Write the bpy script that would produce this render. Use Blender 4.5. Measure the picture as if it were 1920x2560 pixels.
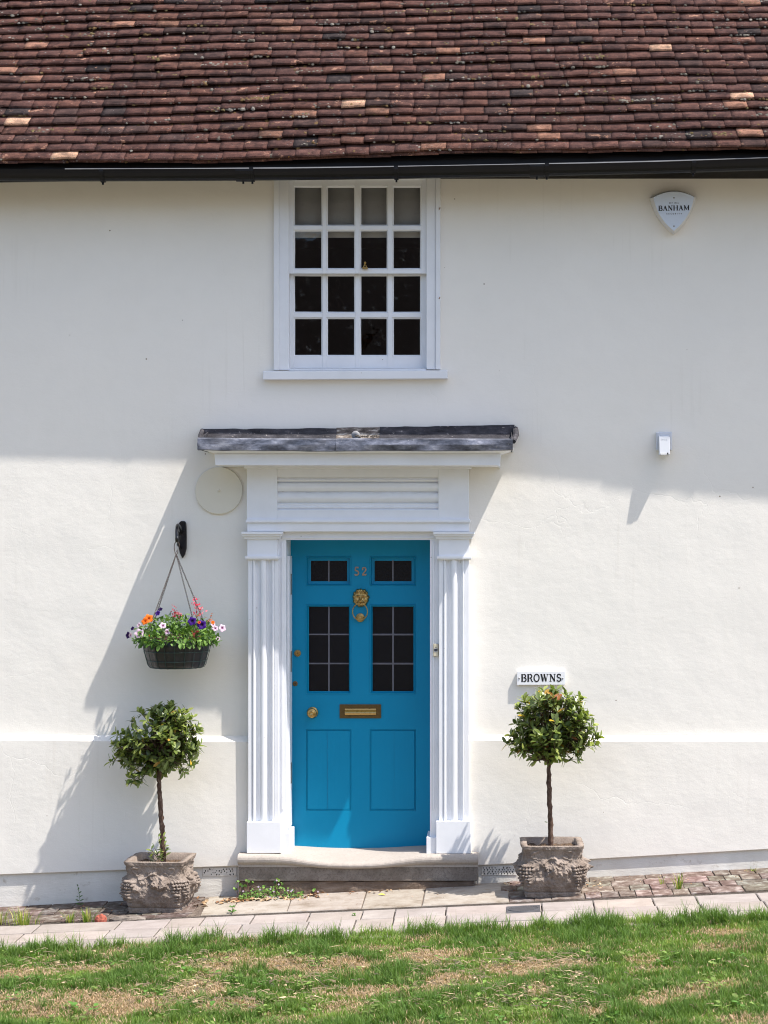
import bpy, math, random
import numpy as np
from mathutils import Vector, Matrix
random.seed(7); RNG = np.random.default_rng(11)
for o in list(bpy.data.objects): bpy.data.objects.remove(o)
SC = bpy.context.scene; COL = SC.collection
# ------------------------------------------------------------ camera, sky, sun, exposure
S = 375.0                                   # photo pixels per metre on the wall plane
D = 12.0                                    # camera distance from the wall
CX, CZ = (1250-960)/S, (2133-1330)/S        # camera position in front of the wall
cam = bpy.data.cameras.new('camera'); camo = bpy.data.objects.new('camera', cam); COL.objects.link(camo)
camo.location = (CX, -D, CZ); camo.rotation_euler = (math.radians(90), 0, 0)
cam.sensor_fit = 'HORIZONTAL'; cam.sensor_width = 36; cam.lens = 36*D/5.12
cam.shift_x = -CX/5.12; cam.shift_y = ((2133-1280)/S - CZ)/5.12
cam.clip_end = 500; SC.camera = camo
SUN_L = Vector((-.80, .38, -1.68)).normalized()     # direction the light travels
elev = math.asin(-SUN_L.z); azim = math.atan2(-SUN_L.x, -SUN_L.y)
world = bpy.data.worlds.new('World'); SC.world = world; world.use_nodes = True
wn = world.node_tree.nodes; wl = world.node_tree.links
sky = wn.new('ShaderNodeTexSky'); sky.sky_type = 'NISHITA'; sky.sun_disc = False
sky.sun_elevation = elev; sky.sun_rotation = azim; sky.air_density = 1.0; sky.dust_density = 2.0; sky.ozone_density = 1.0
wl.new(sky.outputs[0], wn['Background'].inputs[0]); wn['Background'].inputs[1].default_value = 0.15
sl = bpy.data.lights.new('sun', 'SUN'); sl.energy = 4.0; sl.angle = math.radians(.5); sl.color = (1, .94, .865)
so = bpy.data.objects.new('sun', sl); COL.objects.link(so); so.rotation_euler = SUN_L.to_track_quat('-Z', 'Y').to_euler()
SC.view_settings.view_transform = 'Standard'; SC.view_settings.look = 'None'
SC.view_settings.exposure = 0.87; SC.view_settings.gamma = 1.0
SC.cycles.filter_width = 1.05
SC.render.resolution_x, SC.render.resolution_y = 768, 1024

# ------------------------------------------------------------ helpers
def fx(px, y=0): return CX + (px-1250)/S*(D+y)/D
def fz(py, y=0): return CZ + (1330-py)/S*(D+y)/D
def ground(x): return -.352 + .05*(min(max(x, -9), 9)+2.56)
def gpt(px, py):                              # photo pixel on the sloping ground
    y = -.5
    for _ in range(12):
        x = fx(px, y); d = (CZ-ground(x))*S*D/(py-1330); y = d-D
    return fx(px, y), y, ground(fx(px, y))
def tagk(o, label=None, cat=None, group=None, kind=None):
    if label: o['label'] = label
    if cat: o['category'] = cat
    if group: o['group'] = group
    if kind: o['kind'] = kind
    return o
def empty(name, loc, label=None, cat=None, group=None):
    o = bpy.data.objects.new(name, None); COL.objects.link(o); o.location = loc; o.empty_display_size = .1
    return tagk(o, label, cat, group)
def raw(name, V, F, m, parent=None, smooth=False, col=None, bevel=0, seg=2):
    me = bpy.data.meshes.new(name); me.from_pydata([tuple(v) for v in V], [], F); me.update()
    if m: me.materials.append(m)
    if smooth: me.polygons.foreach_set('use_smooth', [True]*len(me.polygons))
    if col is not None:
        a = me.color_attributes.new('Col', 'FLOAT_COLOR', 'POINT')
        c = np.ones((len(V), 4), np.float32); c[:, :np.shape(col)[1]] = col; a.data.foreach_set('color', c.ravel())
    o = bpy.data.objects.new(name, me); COL.objects.link(o)
    if parent:
        o.parent = parent
        base = parent
        while base is not None and base.type != 'EMPTY': base = base.parent
        if base is not None:
            off = base.location
            if base is not None and any(abs(c) > 0 for c in off): me.transform(Matrix.Translation(-off))
    if bevel:
        b = o.modifiers.new('bevel', 'BEVEL'); b.width = bevel; b.segments = seg; b.limit_method = 'ANGLE'; b.angle_limit = .6
    return o
def npmesh(name, V, quads=None, tris=None, m=None, parent=None, col=None, smooth=False):
    """fast mesh from numpy arrays; quads (n,4), tris (n,3)"""
    me = bpy.data.meshes.new(name); V = np.asarray(V, np.float32)
    nq = 0 if quads is None else len(quads); nt = 0 if tris is None else len(tris)
    li = np.concatenate([np.asarray(quads if nq else np.zeros((0, 4))).ravel(), np.asarray(tris if nt else np.zeros((0, 3))).ravel()]).astype(np.int32)
    ls = np.concatenate([np.arange(nq)*4, nq*4+np.arange(nt)*3]).astype(np.int32)
    if parent is not None:
        base = parent
        while base is not None and base.type != 'EMPTY': base = base.parent
        if base is not None: V = V - np.array(base.location, np.float32)
    me.vertices.add(len(V)); me.vertices.foreach_set('co', V.ravel())
    me.loops.add(len(li)); me.loops.foreach_set('vertex_index', li)
    me.polygons.add(nq+nt); me.polygons.foreach_set('loop_start', ls)
    if smooth: me.polygons.foreach_set('use_smooth', np.ones(nq+nt, bool))
    me.update(calc_edges=True); me.validate()
    if m: me.materials.append(m)
    if col is not None:
        a = me.color_attributes.new('Col', 'FLOAT_COLOR', 'POINT')
        c = np.ones((len(V), 4), np.float32); c[:, :3] = col; a.data.foreach_set('color', c.ravel())
    o = bpy.data.objects.new(name, me); COL.objects.link(o)
    if parent is not None: o.parent = parent
    return o
class B:
    def __init__(s): s.V = []; s.F = []
    def add(s, V, F):
        n = len(s.V); s.V += [tuple(v) for v in V]; s.F += [tuple(i+n for i in f) for f in F]; return s
    def box(s, x0, x1, y0, y1, z0, z1):
        V = [(x, y, z) for x in (x0, x1) for y in (y0, y1) for z in (z0, z1)]
        return s.add(V, [(0, 1, 3, 2), (4, 6, 7, 5), (0, 4, 5, 1), (2, 3, 7, 6), (0, 2, 6, 4), (1, 5, 7, 3)])
    def pbox(s, px0, px1, py0, py1, yf, yb):    # box whose front face covers these photo pixels
        return s.box(fx(px0, yf), fx(px1, yf), yf, yb, fz(py1, yf), fz(py0, yf))
    def prism(s, pts, y0, y1):                  # polygon in x,z pushed along y
        n = len(pts); V = [(x, y0, z) for x, z in pts]+[(x, y1, z) for x, z in pts]
        return s.add(V, [tuple(range(n)), tuple(range(2*n-1, n-1, -1))]+[(i, i+n, (i+1) % n+n, (i+1) % n) for i in range(n)])
    def vprism(s, pts, z0, z1):                 # polygon in x,y pushed along z
        n = len(pts); V = [(x, y, z0) for x, y in pts]+[(x, y, z1) for x, y in pts]
        return s.add(V, [tuple(range(n-1, -1, -1)), tuple(range(n, 2*n))]+[(i, (i+1) % n, (i+1) % n+n, i+n) for i in range(n)])
    def xprism(s, prof, xs):                    # profile (y,z) functions or lists swept over x stations
        n = None
        for k, x in enumerate(xs):
            p = prof(x) if callable(prof) else prof
            if n is None: n = len(p); base = len(s.V)
            s.V += [(x, y, z) for y, z in p]
        for k in range(len(xs)-1):
            a = base+k*n
            for i in range(n): j = (i+1) % n; s.F.append((a+i, a+n+i, a+n+j, a+j))
        s.F.append(tuple(base+i for i in range(n))); s.F.append(tuple(base+(len(xs)-1)*n+i for i in range(n-1, -1, -1)))
        return s
    def tube(s, path, r, n=8, cap=True, closed=False):
        path = [Vector(p) for p in path]; m = len(path); base = len(s.V); up = None
        for k, p in enumerate(path):
            if closed: t = path[(k+1) % m]-path[k-1]
            else: t = path[min(k+1, m-1)]-path[max(k-1, 0)]
            t.normalize()
            if up is None: up = t.orthogonal().normalized()
            up = (up-t*up.dot(t)); up = up.normalized() if up.length > 1e-6 else t.orthogonal().normalized()
            w = t.cross(up); rr = r[k] if hasattr(r, '__len__') else r
            s.V += [tuple(p+(up*math.cos(a)+w*math.sin(a))*rr) for a in [2*math.pi*i/n for i in range(n)]]
        for k in range(m if closed else m-1):
            a = base+k*n; b = base+((k+1) % m)*n
            for i in range(n): j = (i+1) % n; s.F.append((a+i, a+j, b+j, b+i))
        if cap and not closed: s.F += [tuple(base+n-1-i for i in range(n)), tuple(base+(m-1)*n+i for i in range(n))]
        return s
    def lathe(s, prof, c, axis='z', n=32):      # prof: (radius, height)
        base = len(s.V); m = len(prof)
        for r, h in prof:
            for i in range(n):
                a = 2*math.pi*i/n; u, v = r*math.cos(a), r*math.sin(a)
                s.V.append((c[0]+u, c[1]+v, c[2]+h) if axis == 'z' else (c[0]+u, c[1]-h, c[2]+v))
        for k in range(m-1):
            for i in range(n): j = (i+1) % n; s.F.append((base+k*n+i, base+k*n+j, base+(k+1)*n+j, base+(k+1)*n+i))
        s.F += [tuple(base+n-1-i for i in range(n)), tuple(base+(m-1)*n+i for i in range(n))]
        return s
    def build(s, name, m, parent=None, **k): return raw(name, s.V, s.F, m, parent, **k)

def vnoise(x, y, seed=0):                       # smooth value noise, numpy
    xi = np.floor(x).astype(int); yi = np.floor(y).astype(int); u = x-xi; v = y-yi
    u = u*u*(3-2*u); v = v*v*(3-2*v)
    def h(a, b):
        n = np.sin(a*127.1+b*311.7+seed*74.7)*43758.5453; return n-np.floor(n)
    return (h(xi, yi)*(1-u)+h(xi+1, yi)*u)*(1-v)+(h(xi, yi+1)*(1-u)+h(xi+1, yi+1)*u)*v
def fbm(x, y, seed=0, o=4):
    s = 0; a = .5; t = 0
    for k in range(o): s = s+a*vnoise(x*2**k, y*2**k, seed+k); t += a; a *= .5
    return s/t

# ------------------------------------------------------------ materials
class N:
    def __init__(s, name):
        s.m = bpy.data.materials.new(name); s.m.use_nodes = True; s.t = s.m.node_tree; s.n = s.t.nodes; s.b = s.n['Principled BSDF']
        s.pos = s.n.new('ShaderNodeNewGeometry').outputs['Position']
    def link(s, a, b): s.t.links.new(a, b)
    def noise(s, scale, detail=4, rough=.55, vec=None, stretch=None, dist=0):
        n = s.n.new('ShaderNodeTexNoise'); n.inputs['Scale'].default_value = scale; n.inputs['Detail'].default_value = detail
        n.inputs['Roughness'].default_value = rough; n.inputs['Distortion'].default_value = dist
        v = vec or s.pos
        if stretch:
            mp = s.n.new('ShaderNodeMapping'); mp.inputs['Scale'].default_value = stretch; s.link(v, mp.inputs[0]); v = mp.outputs[0]
        s.link(v, n.inputs['Vector']); return n.outputs['Fac']
    def voro(s, scale, feature='F1', vec=None, rnd=1):
        n = s.n.new('ShaderNodeTexVoronoi'); n.feature = feature; n.inputs['Scale'].default_value = scale; n.inputs['Randomness'].default_value = rnd
        s.link(vec or s.pos, n.inputs['Vector']); return n.outputs['Distance']
    def ramp(s, fac, stops):
        r = s.n.new('ShaderNodeValToRGB'); e = r.color_ramp.elements
        while len(e) < len(stops): e.new(.5)
        for k, (p, c) in enumerate(stops):
            e[k].position = p; e[k].color = (c, c, c, 1) if not hasattr(c, '__len__') else (*c, 1)
        s.link(fac, r.inputs[0]); return r.outputs[0]
    def mix(s, fac, a, b, mode='MIX'):
        n = s.n.new('ShaderNodeMix'); n.data_type = 'RGBA'; n.blend_type = mode; n.clamp_result = False
        for sock, v in ((n.inputs['Factor'], fac), (n.inputs['A'], a), (n.inputs['B'], b)):
            if hasattr(v, 'is_linked') or isinstance(v, bpy.types.NodeSocket): s.link(v, sock)
            elif hasattr(v, '__len__'): sock.default_value = (*v, 1)
            else: sock.default_value = v
        return n.outputs['Result']
    def math(s, op, a, b=None):
        n = s.n.new('ShaderNodeMath'); n.operation = op
        for i, v in enumerate((a, b)):
            if v is None: continue
            if isinstance(v, bpy.types.NodeSocket): s.link(v, n.inputs[i])
            else: n.inputs[i].default_value = v
        return n.outputs[0]
    def attr(s):
        n = s.n.new('ShaderNodeAttribute'); n.attribute_name = 'Col'; return n
    def bump(s, h, strength, dist=.01, prev=None):
        n = s.n.new('ShaderNodeBump'); n.inputs['Strength'].default_value = strength; n.inputs['Distance'].default_value = dist
        s.link(h, n.inputs['Height'])
        if prev: s.link(prev, n.inputs['Normal'])
        return n.outputs[0]
    def fin(s, color, rough=.6, normal=None, metal=0, spec=.5, **k):
        for sock, v in (('Base Color', color), ('Roughness', rough), ('Metallic', metal), ('Specular IOR Level', spec)):
            if isinstance(v, bpy.types.NodeSocket): s.link(v, s.b.inputs[sock])
            elif hasattr(v, '__len__'): s.b.inputs[sock].default_value = (*v, 1)
            else: s.b.inputs[sock].default_value = v
        if normal: s.link(normal, s.b.inputs['Normal'])
        return s.m
def simple(name, c, rough=.5, var=.12, nscale=30, bump=.15, bd=.002, metal=0, spec=.5, bscale=None):
    q = N(name); f = q.noise(nscale, 5)
    col = q.mix(f, tuple(v*(1-var) for v in c), tuple(min(1, v*(1+var)) for v in c))
    return q.fin(col, rough, q.bump(q.noise(bscale or nscale*4, 4), bump, bd), metal, spec)

def mat_wall(name='render_paint', base=(.82, .79, .732)):
    q = N(name)
    big = q.noise(.9, 3); mid = q.noise(7, 4)
    c = q.mix(q.ramp(big, [(.35, 0.), (.7, 1.)]), tuple(v*.965 for v in base), base)
    c = q.mix(q.ramp(mid, [(.45, 0.), (.75, .35)]), c, tuple(v*.93 for v in base))
    sp = q.ramp(q.voro(6.0), [(.0, 1.), (.022, 1.), (.036, 0.)])          # small flecks of dirt
    gate = q.ramp(q.noise(3.1, 2), [(.47, 0.), (.53, 1.)])
    c = q.mix(q.math('MULTIPLY', sp, gate), c, (.20, .15, .10))
    sp2 = q.ramp(q.voro(23.0), [(.0, 1.), (.03, 1.), (.05, 0.)]); g2 = q.ramp(q.noise(1.7, 3), [(.57, 0.), (.66, .7)])
    c = q.mix(q.math('MULTIPLY', sp2, g2), c, (.42, .36, .28))
    st = q.ramp(q.noise(1, 4, .6, stretch=(26, 1, .9)), [(.56, 0.), (.78, .24)]); sg = q.ramp(q.noise(1.3, 2), [(.5, 0.), (.64, 1.)]); c = q.mix(q.math('MULTIPLY', st, sg), c, (.50, .46, .39))
    n1 = q.bump(q.noise(2.2, 3, .5), .27, .035)
    n2 = q.bump(q.noise(22, 4, .6, stretch=(1, 1, 1.6)), .16, .006, n1)
    n3 = q.bump(q.noise(170, 3, .6), .30, .0016, n2)
    w = q.n.new('ShaderNodeVectorMath'); w.operation = 'ADD'
    nz = q.n.new('ShaderNodeTexNoise'); nz.inputs['Scale'].default_value = 2.5; nz.inputs['Detail'].default_value = 4
    sc = q.n.new('ShaderNodeVectorMath'); sc.operation = 'SCALE'; sc.inputs['Scale'].default_value = .55
    q.link(q.pos, nz.inputs['Vector']); q.link(nz.outputs['Color'], sc.inputs[0]); q.link(q.pos, w.inputs[0]); q.link(sc.outputs[0], w.inputs[1])
    cr = q.ramp(q.voro(1.25, 'DISTANCE_TO_EDGE', w.outputs[0]), [(0., 0.), (.006, 1.)])
    gm = q.ramp(q.noise(1.1, 3), [(.5, 0.), (.6, 1.)])
    crk = q.math('ADD', q.math('MULTIPLY', q.math('SUBTRACT', cr, 1.), gm), 1.)
    n4 = q.bump(crk, .2, .002, n3)
    return q.fin(c, .62, n4, spec=.3)
M = {}
M['wall'] = mat_wall()
q = N('base_paint'); f = q.noise(5, 5)
c = q.mix(q.ramp(f, [(.35, 0.), (.7, 1.)]), (.66, .64, .59), (.76, .745, .70))
gz = q.ramp(q.noise(16, 5, .7), [(.60, 0.), (.72, .6)]); c = q.mix(gz, c, (.40, .35, .28))
M['base'] = q.fin(c, .7, q.bump(q.noise(14, 5, .6, stretch=(.6, 1, 2)), .28, .012, q.bump(q.noise(120, 3), .4, .002)), spec=.25)
def mat_white(name, c=(.80, .815, .85)):
    q = N(name); f = q.noise(6, 5)
    col = q.mix(q.ramp(f, [(.4, 0.), (.75, 1.)]), c, tuple(v*.93 for v in c))
    sp = q.ramp(q.voro(11), [(0, 1.), (.03, 1.), (.045, 0.)]); g = q.ramp(q.noise(5, 2), [(.54, 0.), (.6, .8)])
    col = q.mix(q.math('MULTIPLY', sp, g), col, (.22, .17, .12))
    return q.fin(col, .38, q.bump(q.noise(26, 4, stretch=(1, 1, .25)), .14, .004, q.bump(q.noise(180, 2), .12, .001)), spec=.45)
M['white'] = mat_white('white_gloss_paint')
M['sash'] = mat_white('white_sash_paint', (.77, .785, .815))
q = N('blue_door_paint'); f = q.noise(4, 4)
c = q.mix(f, (.001, .215, .395), (.002, .240, .435))
M['blue'] = q.fin(c, .40, q.bump(q.noise(110, 4), .14, .0014, q.bump(q.noise(14, 4, stretch=(3, 1, .25)), .16, .005)), spec=.22)
M['crack'] = simple('dark_paint_line', (.002, .17, .32), .6, .1)
q = N('brass'); f = q.noise(60, 4)
M['brass'] = q.fin(q.mix(f, (.30, .19, .065), (.55, .38, .15)), q.math('ADD', q.math('MULTIPLY', f, .25), .18), q.bump(f, .12, .001), metal=1)
M['oldbrass'] = simple('tarnished_brass', (.16, .105, .045), .42, .35, 90, .3, .001, metal=.85)
M['copper'] = simple('worn_copper', (.34, .23, .16), .5, .5, 160, .4, .001, metal=.2)
q = N('leaded_glass'); n = q.noise(95, 3, .6, dist=1.2)
M['doorglass'] = q.fin((.004, .004, .007), .16, q.bump(n, .8, .003), spec=.22)
M['lead_came'] = simple('lead_came', (.14, .14, .17), .42, .3, 60, .3, .001, metal=.3)
# window glass : clear pane mixed with its own mirror reflection
q = N('window_glass'); fr = q.n.new('ShaderNodeFresnel'); fr.inputs[0].default_value = 1.5
tr = q.n.new('ShaderNodeBsdfTransparent'); tr.inputs[0].default_value = (.9, .91, .9, 1); gl = q.n.new('ShaderNodeBsdfGlossy'); gl.inputs['Roughness'].default_value = .015
mx = q.n.new('ShaderNodeMixShader'); bn = q.bump(q.noise(7, 3), .10, .006)
dif = q.n.new('ShaderNodeBsdfDiffuse'); dif.inputs[0].default_value = (.5, .52, .5, 1); mx2 = q.n.new('ShaderNodeMixShader')
sm = q.ramp(q.noise(26, 6, .75), [(.58, .0), (.80, .22)]); q.link(sm, mx2.inputs[0])
q.link(bn, fr.inputs['Normal']); q.link(bn, gl.inputs['Normal'])
q.link(fr.outputs[0], mx.inputs[0]); q.link(tr.outputs[0], mx.inputs[1]); q.link(gl.outputs[0], mx.inputs[2])
q.link(mx.outputs[0], mx2.inputs[1]); q.link(dif.outputs[0], mx2.inputs[2])
q.link(mx2.outputs[0], q.n['Material Output'].inputs[0]); M['glass'] = q.m
M['blind'] = simple('linen_blind', (.42, .41, .375), .9, .06, 200, .3, .001)
M['hem'] = simple('blind_hem', (.74, .73, .68), .9, .05, 200, .3, .001)
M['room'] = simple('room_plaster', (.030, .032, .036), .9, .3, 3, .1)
M['black'] = simple('black_gutter_paint', (.004, .004, .005), .38, .4, 12, .1, .002, spec=.25)
M['grey_strip'] = simple('lip_glint_and_cap_grey', (.24, .24, .25), .6, .3, 12, .2)  # lighter grey: painted sun glint of the gutter lip, also the lead cap
# lead
q = N('lead_sheet'); f = q.noise(7, 6, .65, stretch=(1, 1, 2.5)); g = q.noise(55, 4, .7)
c = q.ramp(f, [(.34, (.03, .033, .045)), (.47, (.09, .098, .125)), (.58, (.19, .20, .245)), (.70, (.36, .37, .42))])
c = q.mix(q.ramp(g, [(.66, 0.), (.74, .8)]), c, (.55, .54, .52))
M['lead'] = q.fin(c, .42, q.bump(f, .4, .01, q.bump(q.noise(4, 3, stretch=(1, 1, .3)), .6, .03)), metal=.35)
q = N('dark_lead'); f = q.noise(9, 6, .7, stretch=(1, 1, 3)); g = q.noise(34, 5, .7)
c = q.ramp(f, [(.3, (.018, .017, .02)), (.55, (.05, .048, .055)), (.75, (.13, .12, .13))]); c = q.mix(q.ramp(g, [(.63, 0.), (.7, .85)]), c, (.42, .38, .36))
M['darklead'] = q.fin(c, .8, q.bump(g, .8, .01), metal=.0, spec=.2)
q = N('rotten_wood'); g = q.noise(30, 6, .75, stretch=(.4, 1, 1.5)); M['rotwood'] = q.fin(q.ramp(g, [(.35, (.02, .016, .014)), (.52, (.16, .13, .11)), (.66, (.6, .56, .5))]), .9, q.bump(g, .9, .012))
# stone
q = N('doorstep_stone'); f = q.noise(5, 5, .6); g = q.noise(70, 5, .8)
c = q.mix(f, (.33, .29, .255), (.44, .40, .36)); c = q.mix(q.ramp(g, [(.5, 0.), (.72, .55)]), c, (.22, .19, .16))
M['step'] = q.fin(c, .85, q.bump(g, .5, .003, q.bump(f, .3, .01)), spec=.25)
q = N('dirty_stone'); f = q.noise(6, 6, .65); g = q.noise(90, 5, .8)
c = q.ramp(f, [(.25, (.11, .092, .075)), (.5, (.21, .18, .155)), (.75, (.32, .29, .26))]); c = q.mix(q.ramp(g, [(.48, 0.), (.66, .75)]), c, (.09, .08, .07))
M['riser'] = q.fin(c, .9, q.bump(g, .7, .004, q.bump(f, .4, .012)), spec=.2)
q = N('old_footing'); f = q.noise(8, 6, .7, stretch=(.6, 1, 2)); c = q.ramp(f, [(.25, (.07, .05, .038)), (.5, (.17, .125, .095)), (.75, (.30, .24, .19))])
M['footing'] = q.fin(c, .95, q.bump(f, .9, .02, q.bump(q.noise(70, 4), .6, .004)), spec=.15)
q = N('cast_stone'); f = q.noise(9, 6, .7); g = q.noise(120, 5, .8)
c = q.ramp(f, [(.25, (.16, .125, .103)), (.5, (.255, .21, .178)), (.75, (.36, .305, .265))]); c = q.mix(q.ramp(g, [(.5, 0.), (.7, .6)]), c, (.085, .062, .05))
M['caststone'] = q.fin(c, .95, q.bump(g, .8, .004, q.bump(q.noise(38, 5, .7), .6, .008)), spec=.15)
q = N('soil'); f = q.noise(60, 5); M['soil'] = q.fin(q.ramp(f, [(.3, (.03, .02, .013)), (.7, (.16, .10, .06))]), 1, q.bump(f, 1, .02))
def mat_slab(name, stops, ns=6, crack=True):
    q = N(name); a = q.attr(); f = q.noise(ns, 6, .65); g = q.noise(140, 4, .7)
    c = q.ramp(f, stops); c = q.mix(.75, c, a.outputs['Color'], 'MULTIPLY')
    c = q.mix(q.ramp(g, [(.55, 0.), (.75, .35)]), c, tuple(v*.35 for v in stops[0][1]))
    return q.fin(c, .9, q.bump(g, .4, .002, q.bump(f, .5, .012)), spec=.2)
M['paving'] = mat_slab('sandstone_paving', [(.3, (.27, .235, .215)), (.5, (.32, .28, .26)), (.72, (.37, .33, .305))])
M['apron'] = mat_slab('pale_york_stone', [(.25, (.17, .135, .095)), (.42, (.29, .25, .21)), (.60, (.36, .325, .285)), (.8, (.25, .20, .14))], 7)
M['brick'] = mat_slab('worn_paving_brick', [(.28, (.07, .055, .046)), (.42, (.13, .096, .078)), (.52, (.18, .145, .122)), (.64, (.33, .30, .265))], 16)
q = N('tarmac'); g = q.noise(150, 5, .8); M['tarmac'] = q.fin(q.ramp(g, [(.35, (.045, .042, .04)), (.65, (.26, .24, .225))]), .95, q.bump(g, 1, .006), spec=.2)
q = N('earth'); f = q.noise(30, 6, .7); M['earth'] = q.fin(q.ramp(f, [(.3, (.08, .06, .048)), (.7, (.25, .205, .17))]), 1, q.bump(f, 1, .02), spec=.1)
q = N('lawn_soil'); f = q.noise(18, 6, .7); M['lawn'] = q.fin(q.ramp(f, [(.35, (.06, .075, .025)), (.5, (.14, .12, .06)), (.68, (.28, .20, .13))]), 1, q.bump(f, 1, .02), spec=.1)
# vegetation : per leaf colour attribute, light comes through
def mat_leaf(name, rough=.4, trans=.3, spec=.5, var=.2):
    q = N(name); a = q.attr(); f = q.noise(45, 3)
    c = q.mix(f, (1-var,)*3, (1+var,)*3); c = q.mix(1.0, a.outputs['Color'], c, 'MULTIPLY'); q.fin(c, rough, None, spec=spec)
    t = q.n.new('ShaderNodeBsdfTranslucent'); mx = q.n.new('ShaderNodeMixShader'); mx.inputs[0].default_value = trans
    q.link(q.mix(1.0, c, (1.5, 1.6, .8), 'MULTIPLY'), t.inputs[0]); q.link(q.b.outputs[0], mx.inputs[1]); q.link(t.outputs[0], mx.inputs[2])
    q.link(mx.outputs[0], q.n['Material Output'].inputs[0]); return q.m
M['leaf'] = mat_leaf('bay_leaf', .32, .25, .55); M['soft'] = mat_leaf('soft_leaf', .55, .3, .3); M['grass'] = mat_leaf('grass_blade', .6, .35, .25)
M['petal'] = mat_leaf('petal', .6, .3, .2, .08)
q = N('bark'); f = q.noise(60, 6, .75, stretch=(1, 1, .4)); M['bark'] = q.fin(q.ramp(f, [(.3, (.035, .02, .014)), (.55, (.12, .075, .055)), (.78, (.33, .25, .20))]), .9, q.bump(f, 1, .006), spec=.2)
# roof tiles
q = N('clay_tile'); a = q.attr(); f = q.noise(14, 6, .65); g = q.noise(130, 5, .75)
c = q.mix(1.0, a.outputs['Color'], q.mix(q.ramp(f, [(.28, 0.), (.72, 1.)]), (.34, .37, .42), (1.68, 1.58, 1.5)), 'MULTIPLY'); c = q.mix(q.ramp(g, [(.36, .75), (.5, 0.)]), c, (.022, .016, .016)); c = q.mix(q.ramp(g, [(.60, 0.), (.72, .55)]), c, (.24, .18, .16))
fl = q.ramp(q.noise(9, 5, .72), [(.62, 0.), (.65, .85)]); c = q.mix(fl, c, (.46, .25, .17))                # flaked faces
dk = q.ramp(q.noise(3.2, 5, .6), [(.5, 0.), (.75, .5)]); c = q.mix(dk, c, (.030, .024, .024))
li = q.ramp(q.voro(30), [(0, 1.), (.16, .9), (.20, 0.)]); lg = q.ramp(q.noise(6, 4, .7), [(.53, 0.), (.61, .75)]); c = q.mix(q.math('MULTIPLY', li, lg), c, (.27, .25, .24))
wh = q.ramp(q.voro(58), [(0, 1.), (.11, 1.), (.15, 0.)]); wg = q.ramp(q.noise(11, 4, .7), [(.60, 0.), (.66, 1.)]); c = q.mix(q.math('MULTIPLY', wh, wg), c, (.62, .58, .54))
og = q.ramp(q.noise(13, 5, .8), [(.70, 0.), (.73, 1.)]); c = q.mix(og, c, (.50, .22, .04))
M['tile'] = q.fin(c, .85, q.bump(g, .9, .005, q.bump(f, .6, .008)), spec=.15)
q = N('moss'); a = q.attr(); g = q.noise(300, 3); M['moss'] = q.fin(q.mix(1.0, a.outputs['Color'], q.mix(g, (.5,)*3, (1.5,)*3), 'MULTIPLY'), 1, q.bump(g, 1, .006), spec=.1)
M['wirepaint'] = simple('green_coated_wire', (.02, .05, .045), .4, .4, 60)
M['liner'] = simple('black_plastic_liner', (.018, .018, .02), .38, .3, 10, .25, .01)
M['chain'] = simple('rusty_chain', (.10, .07, .055), .5, .5, 90, .3, .001, metal=.6)
M['iron'] = simple('black_cast_iron', (.008, .008, .010), .25, .4, 30, .25, .003)
M['wplastic'] = simple('white_plastic', (.60, .62, .66), .4, .04, 10, .03)
M['alarm'] = simple('pale_blue_white_plastic', (.60, .66, .76), .4, .05, 10, .03)
M['alarmside'] = simple('aged_white_plastic', (.62, .62, .62), .5, .12, 20, .05)
M['cream'] = simple('cream_plastic', (.55, .50, .38), .45, .08, 30, .05)
M['ink'] = simple('black_lettering', (.008, .008, .009), .4, .1, 20, .02)
M['enamel'] = simple('white_enamel', (.80, .81, .83), .3, .03, 20, .02)
M['screw'] = simple('steel_screw', (.3, .3, .3), .4, .2, 40, .1, metal=.8)
M['disc'] = simple('cream_painted_metal', (.70, .66, .56), .55, .05, 8, .12, .004)
M['castiron'] = simple('worn_drain_iron', (.10, .10, .11), .6, .4, 40, .5, .003, metal=.4)
q = N('dry_leaf'); a = q.attr(); M['dryleaf'] = q.fin(a.outputs['Color'], .8, spec=.2)
q = N('opposite_brick'); br = q.n.new('ShaderNodeTexBrick'); br.inputs['Scale'].default_value = 4.4; br.inputs['Color1'].default_value = (.25, .09, .06, 1); br.inputs['Color2'].default_value = (.16, .06, .045, 1); br.inputs['Mortar'].default_value = (.3, .27, .23, 1)
mp = q.n.new('ShaderNodeMapping'); mp.inputs['Rotation'].default_value = (math.pi/2, 0, 0); q.link(q.pos, mp.inputs[0]); q.link(mp.outputs[0], br.inputs['Vector']); M['oppbrick'] = q.fin(br.outputs[0], .9)
M['opptile'] = simple('opposite_tiles', (.07, .05, .045), .9, .5, 5, .5, .03)

# ============================================================ THE HOUSE
house = empty('house', (0, 0, 0), 'cream rendered cottage with blue front door, sash window and brown tiled roof', 'house')
XL, XR = -7.0, 7.0
scT, scB = fz(1838), fz(1853, -.05)
def drip(x):
    px = 960+x*S
    z = np.interp(px, [0, 593, 1200, 1920], [fz(2187, -.05), fz(2165, -.05), fz(2164, -.05), fz(2123, -.05)])
    if px < 0: z = fz(2187, -.05)+.03*x*0-(0-px)/S*.037
    if px > 1920: z = fz(2123, -.05)+(px-1920)/S*.055
    return float(z)
topz = 4.75
def wprof(x):
    z = drip(x); w = .0035*math.sin(x*2.1+.5)+.002*math.sin(x*7.3)
    return [(0, topz), (0, scT+w), (-.048, scB+w), (-.052, z+.004), (-.049, z), (-.028, z), (-.028, ground(x)-.3)]
dL, dR, dT = fx(690, 0), fx(1100, 0), fz(1320, 0)        # door opening
wL, wR, wT, wB = fx(700), fx(1085), fz(440), fz(924)     # window opening
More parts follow.
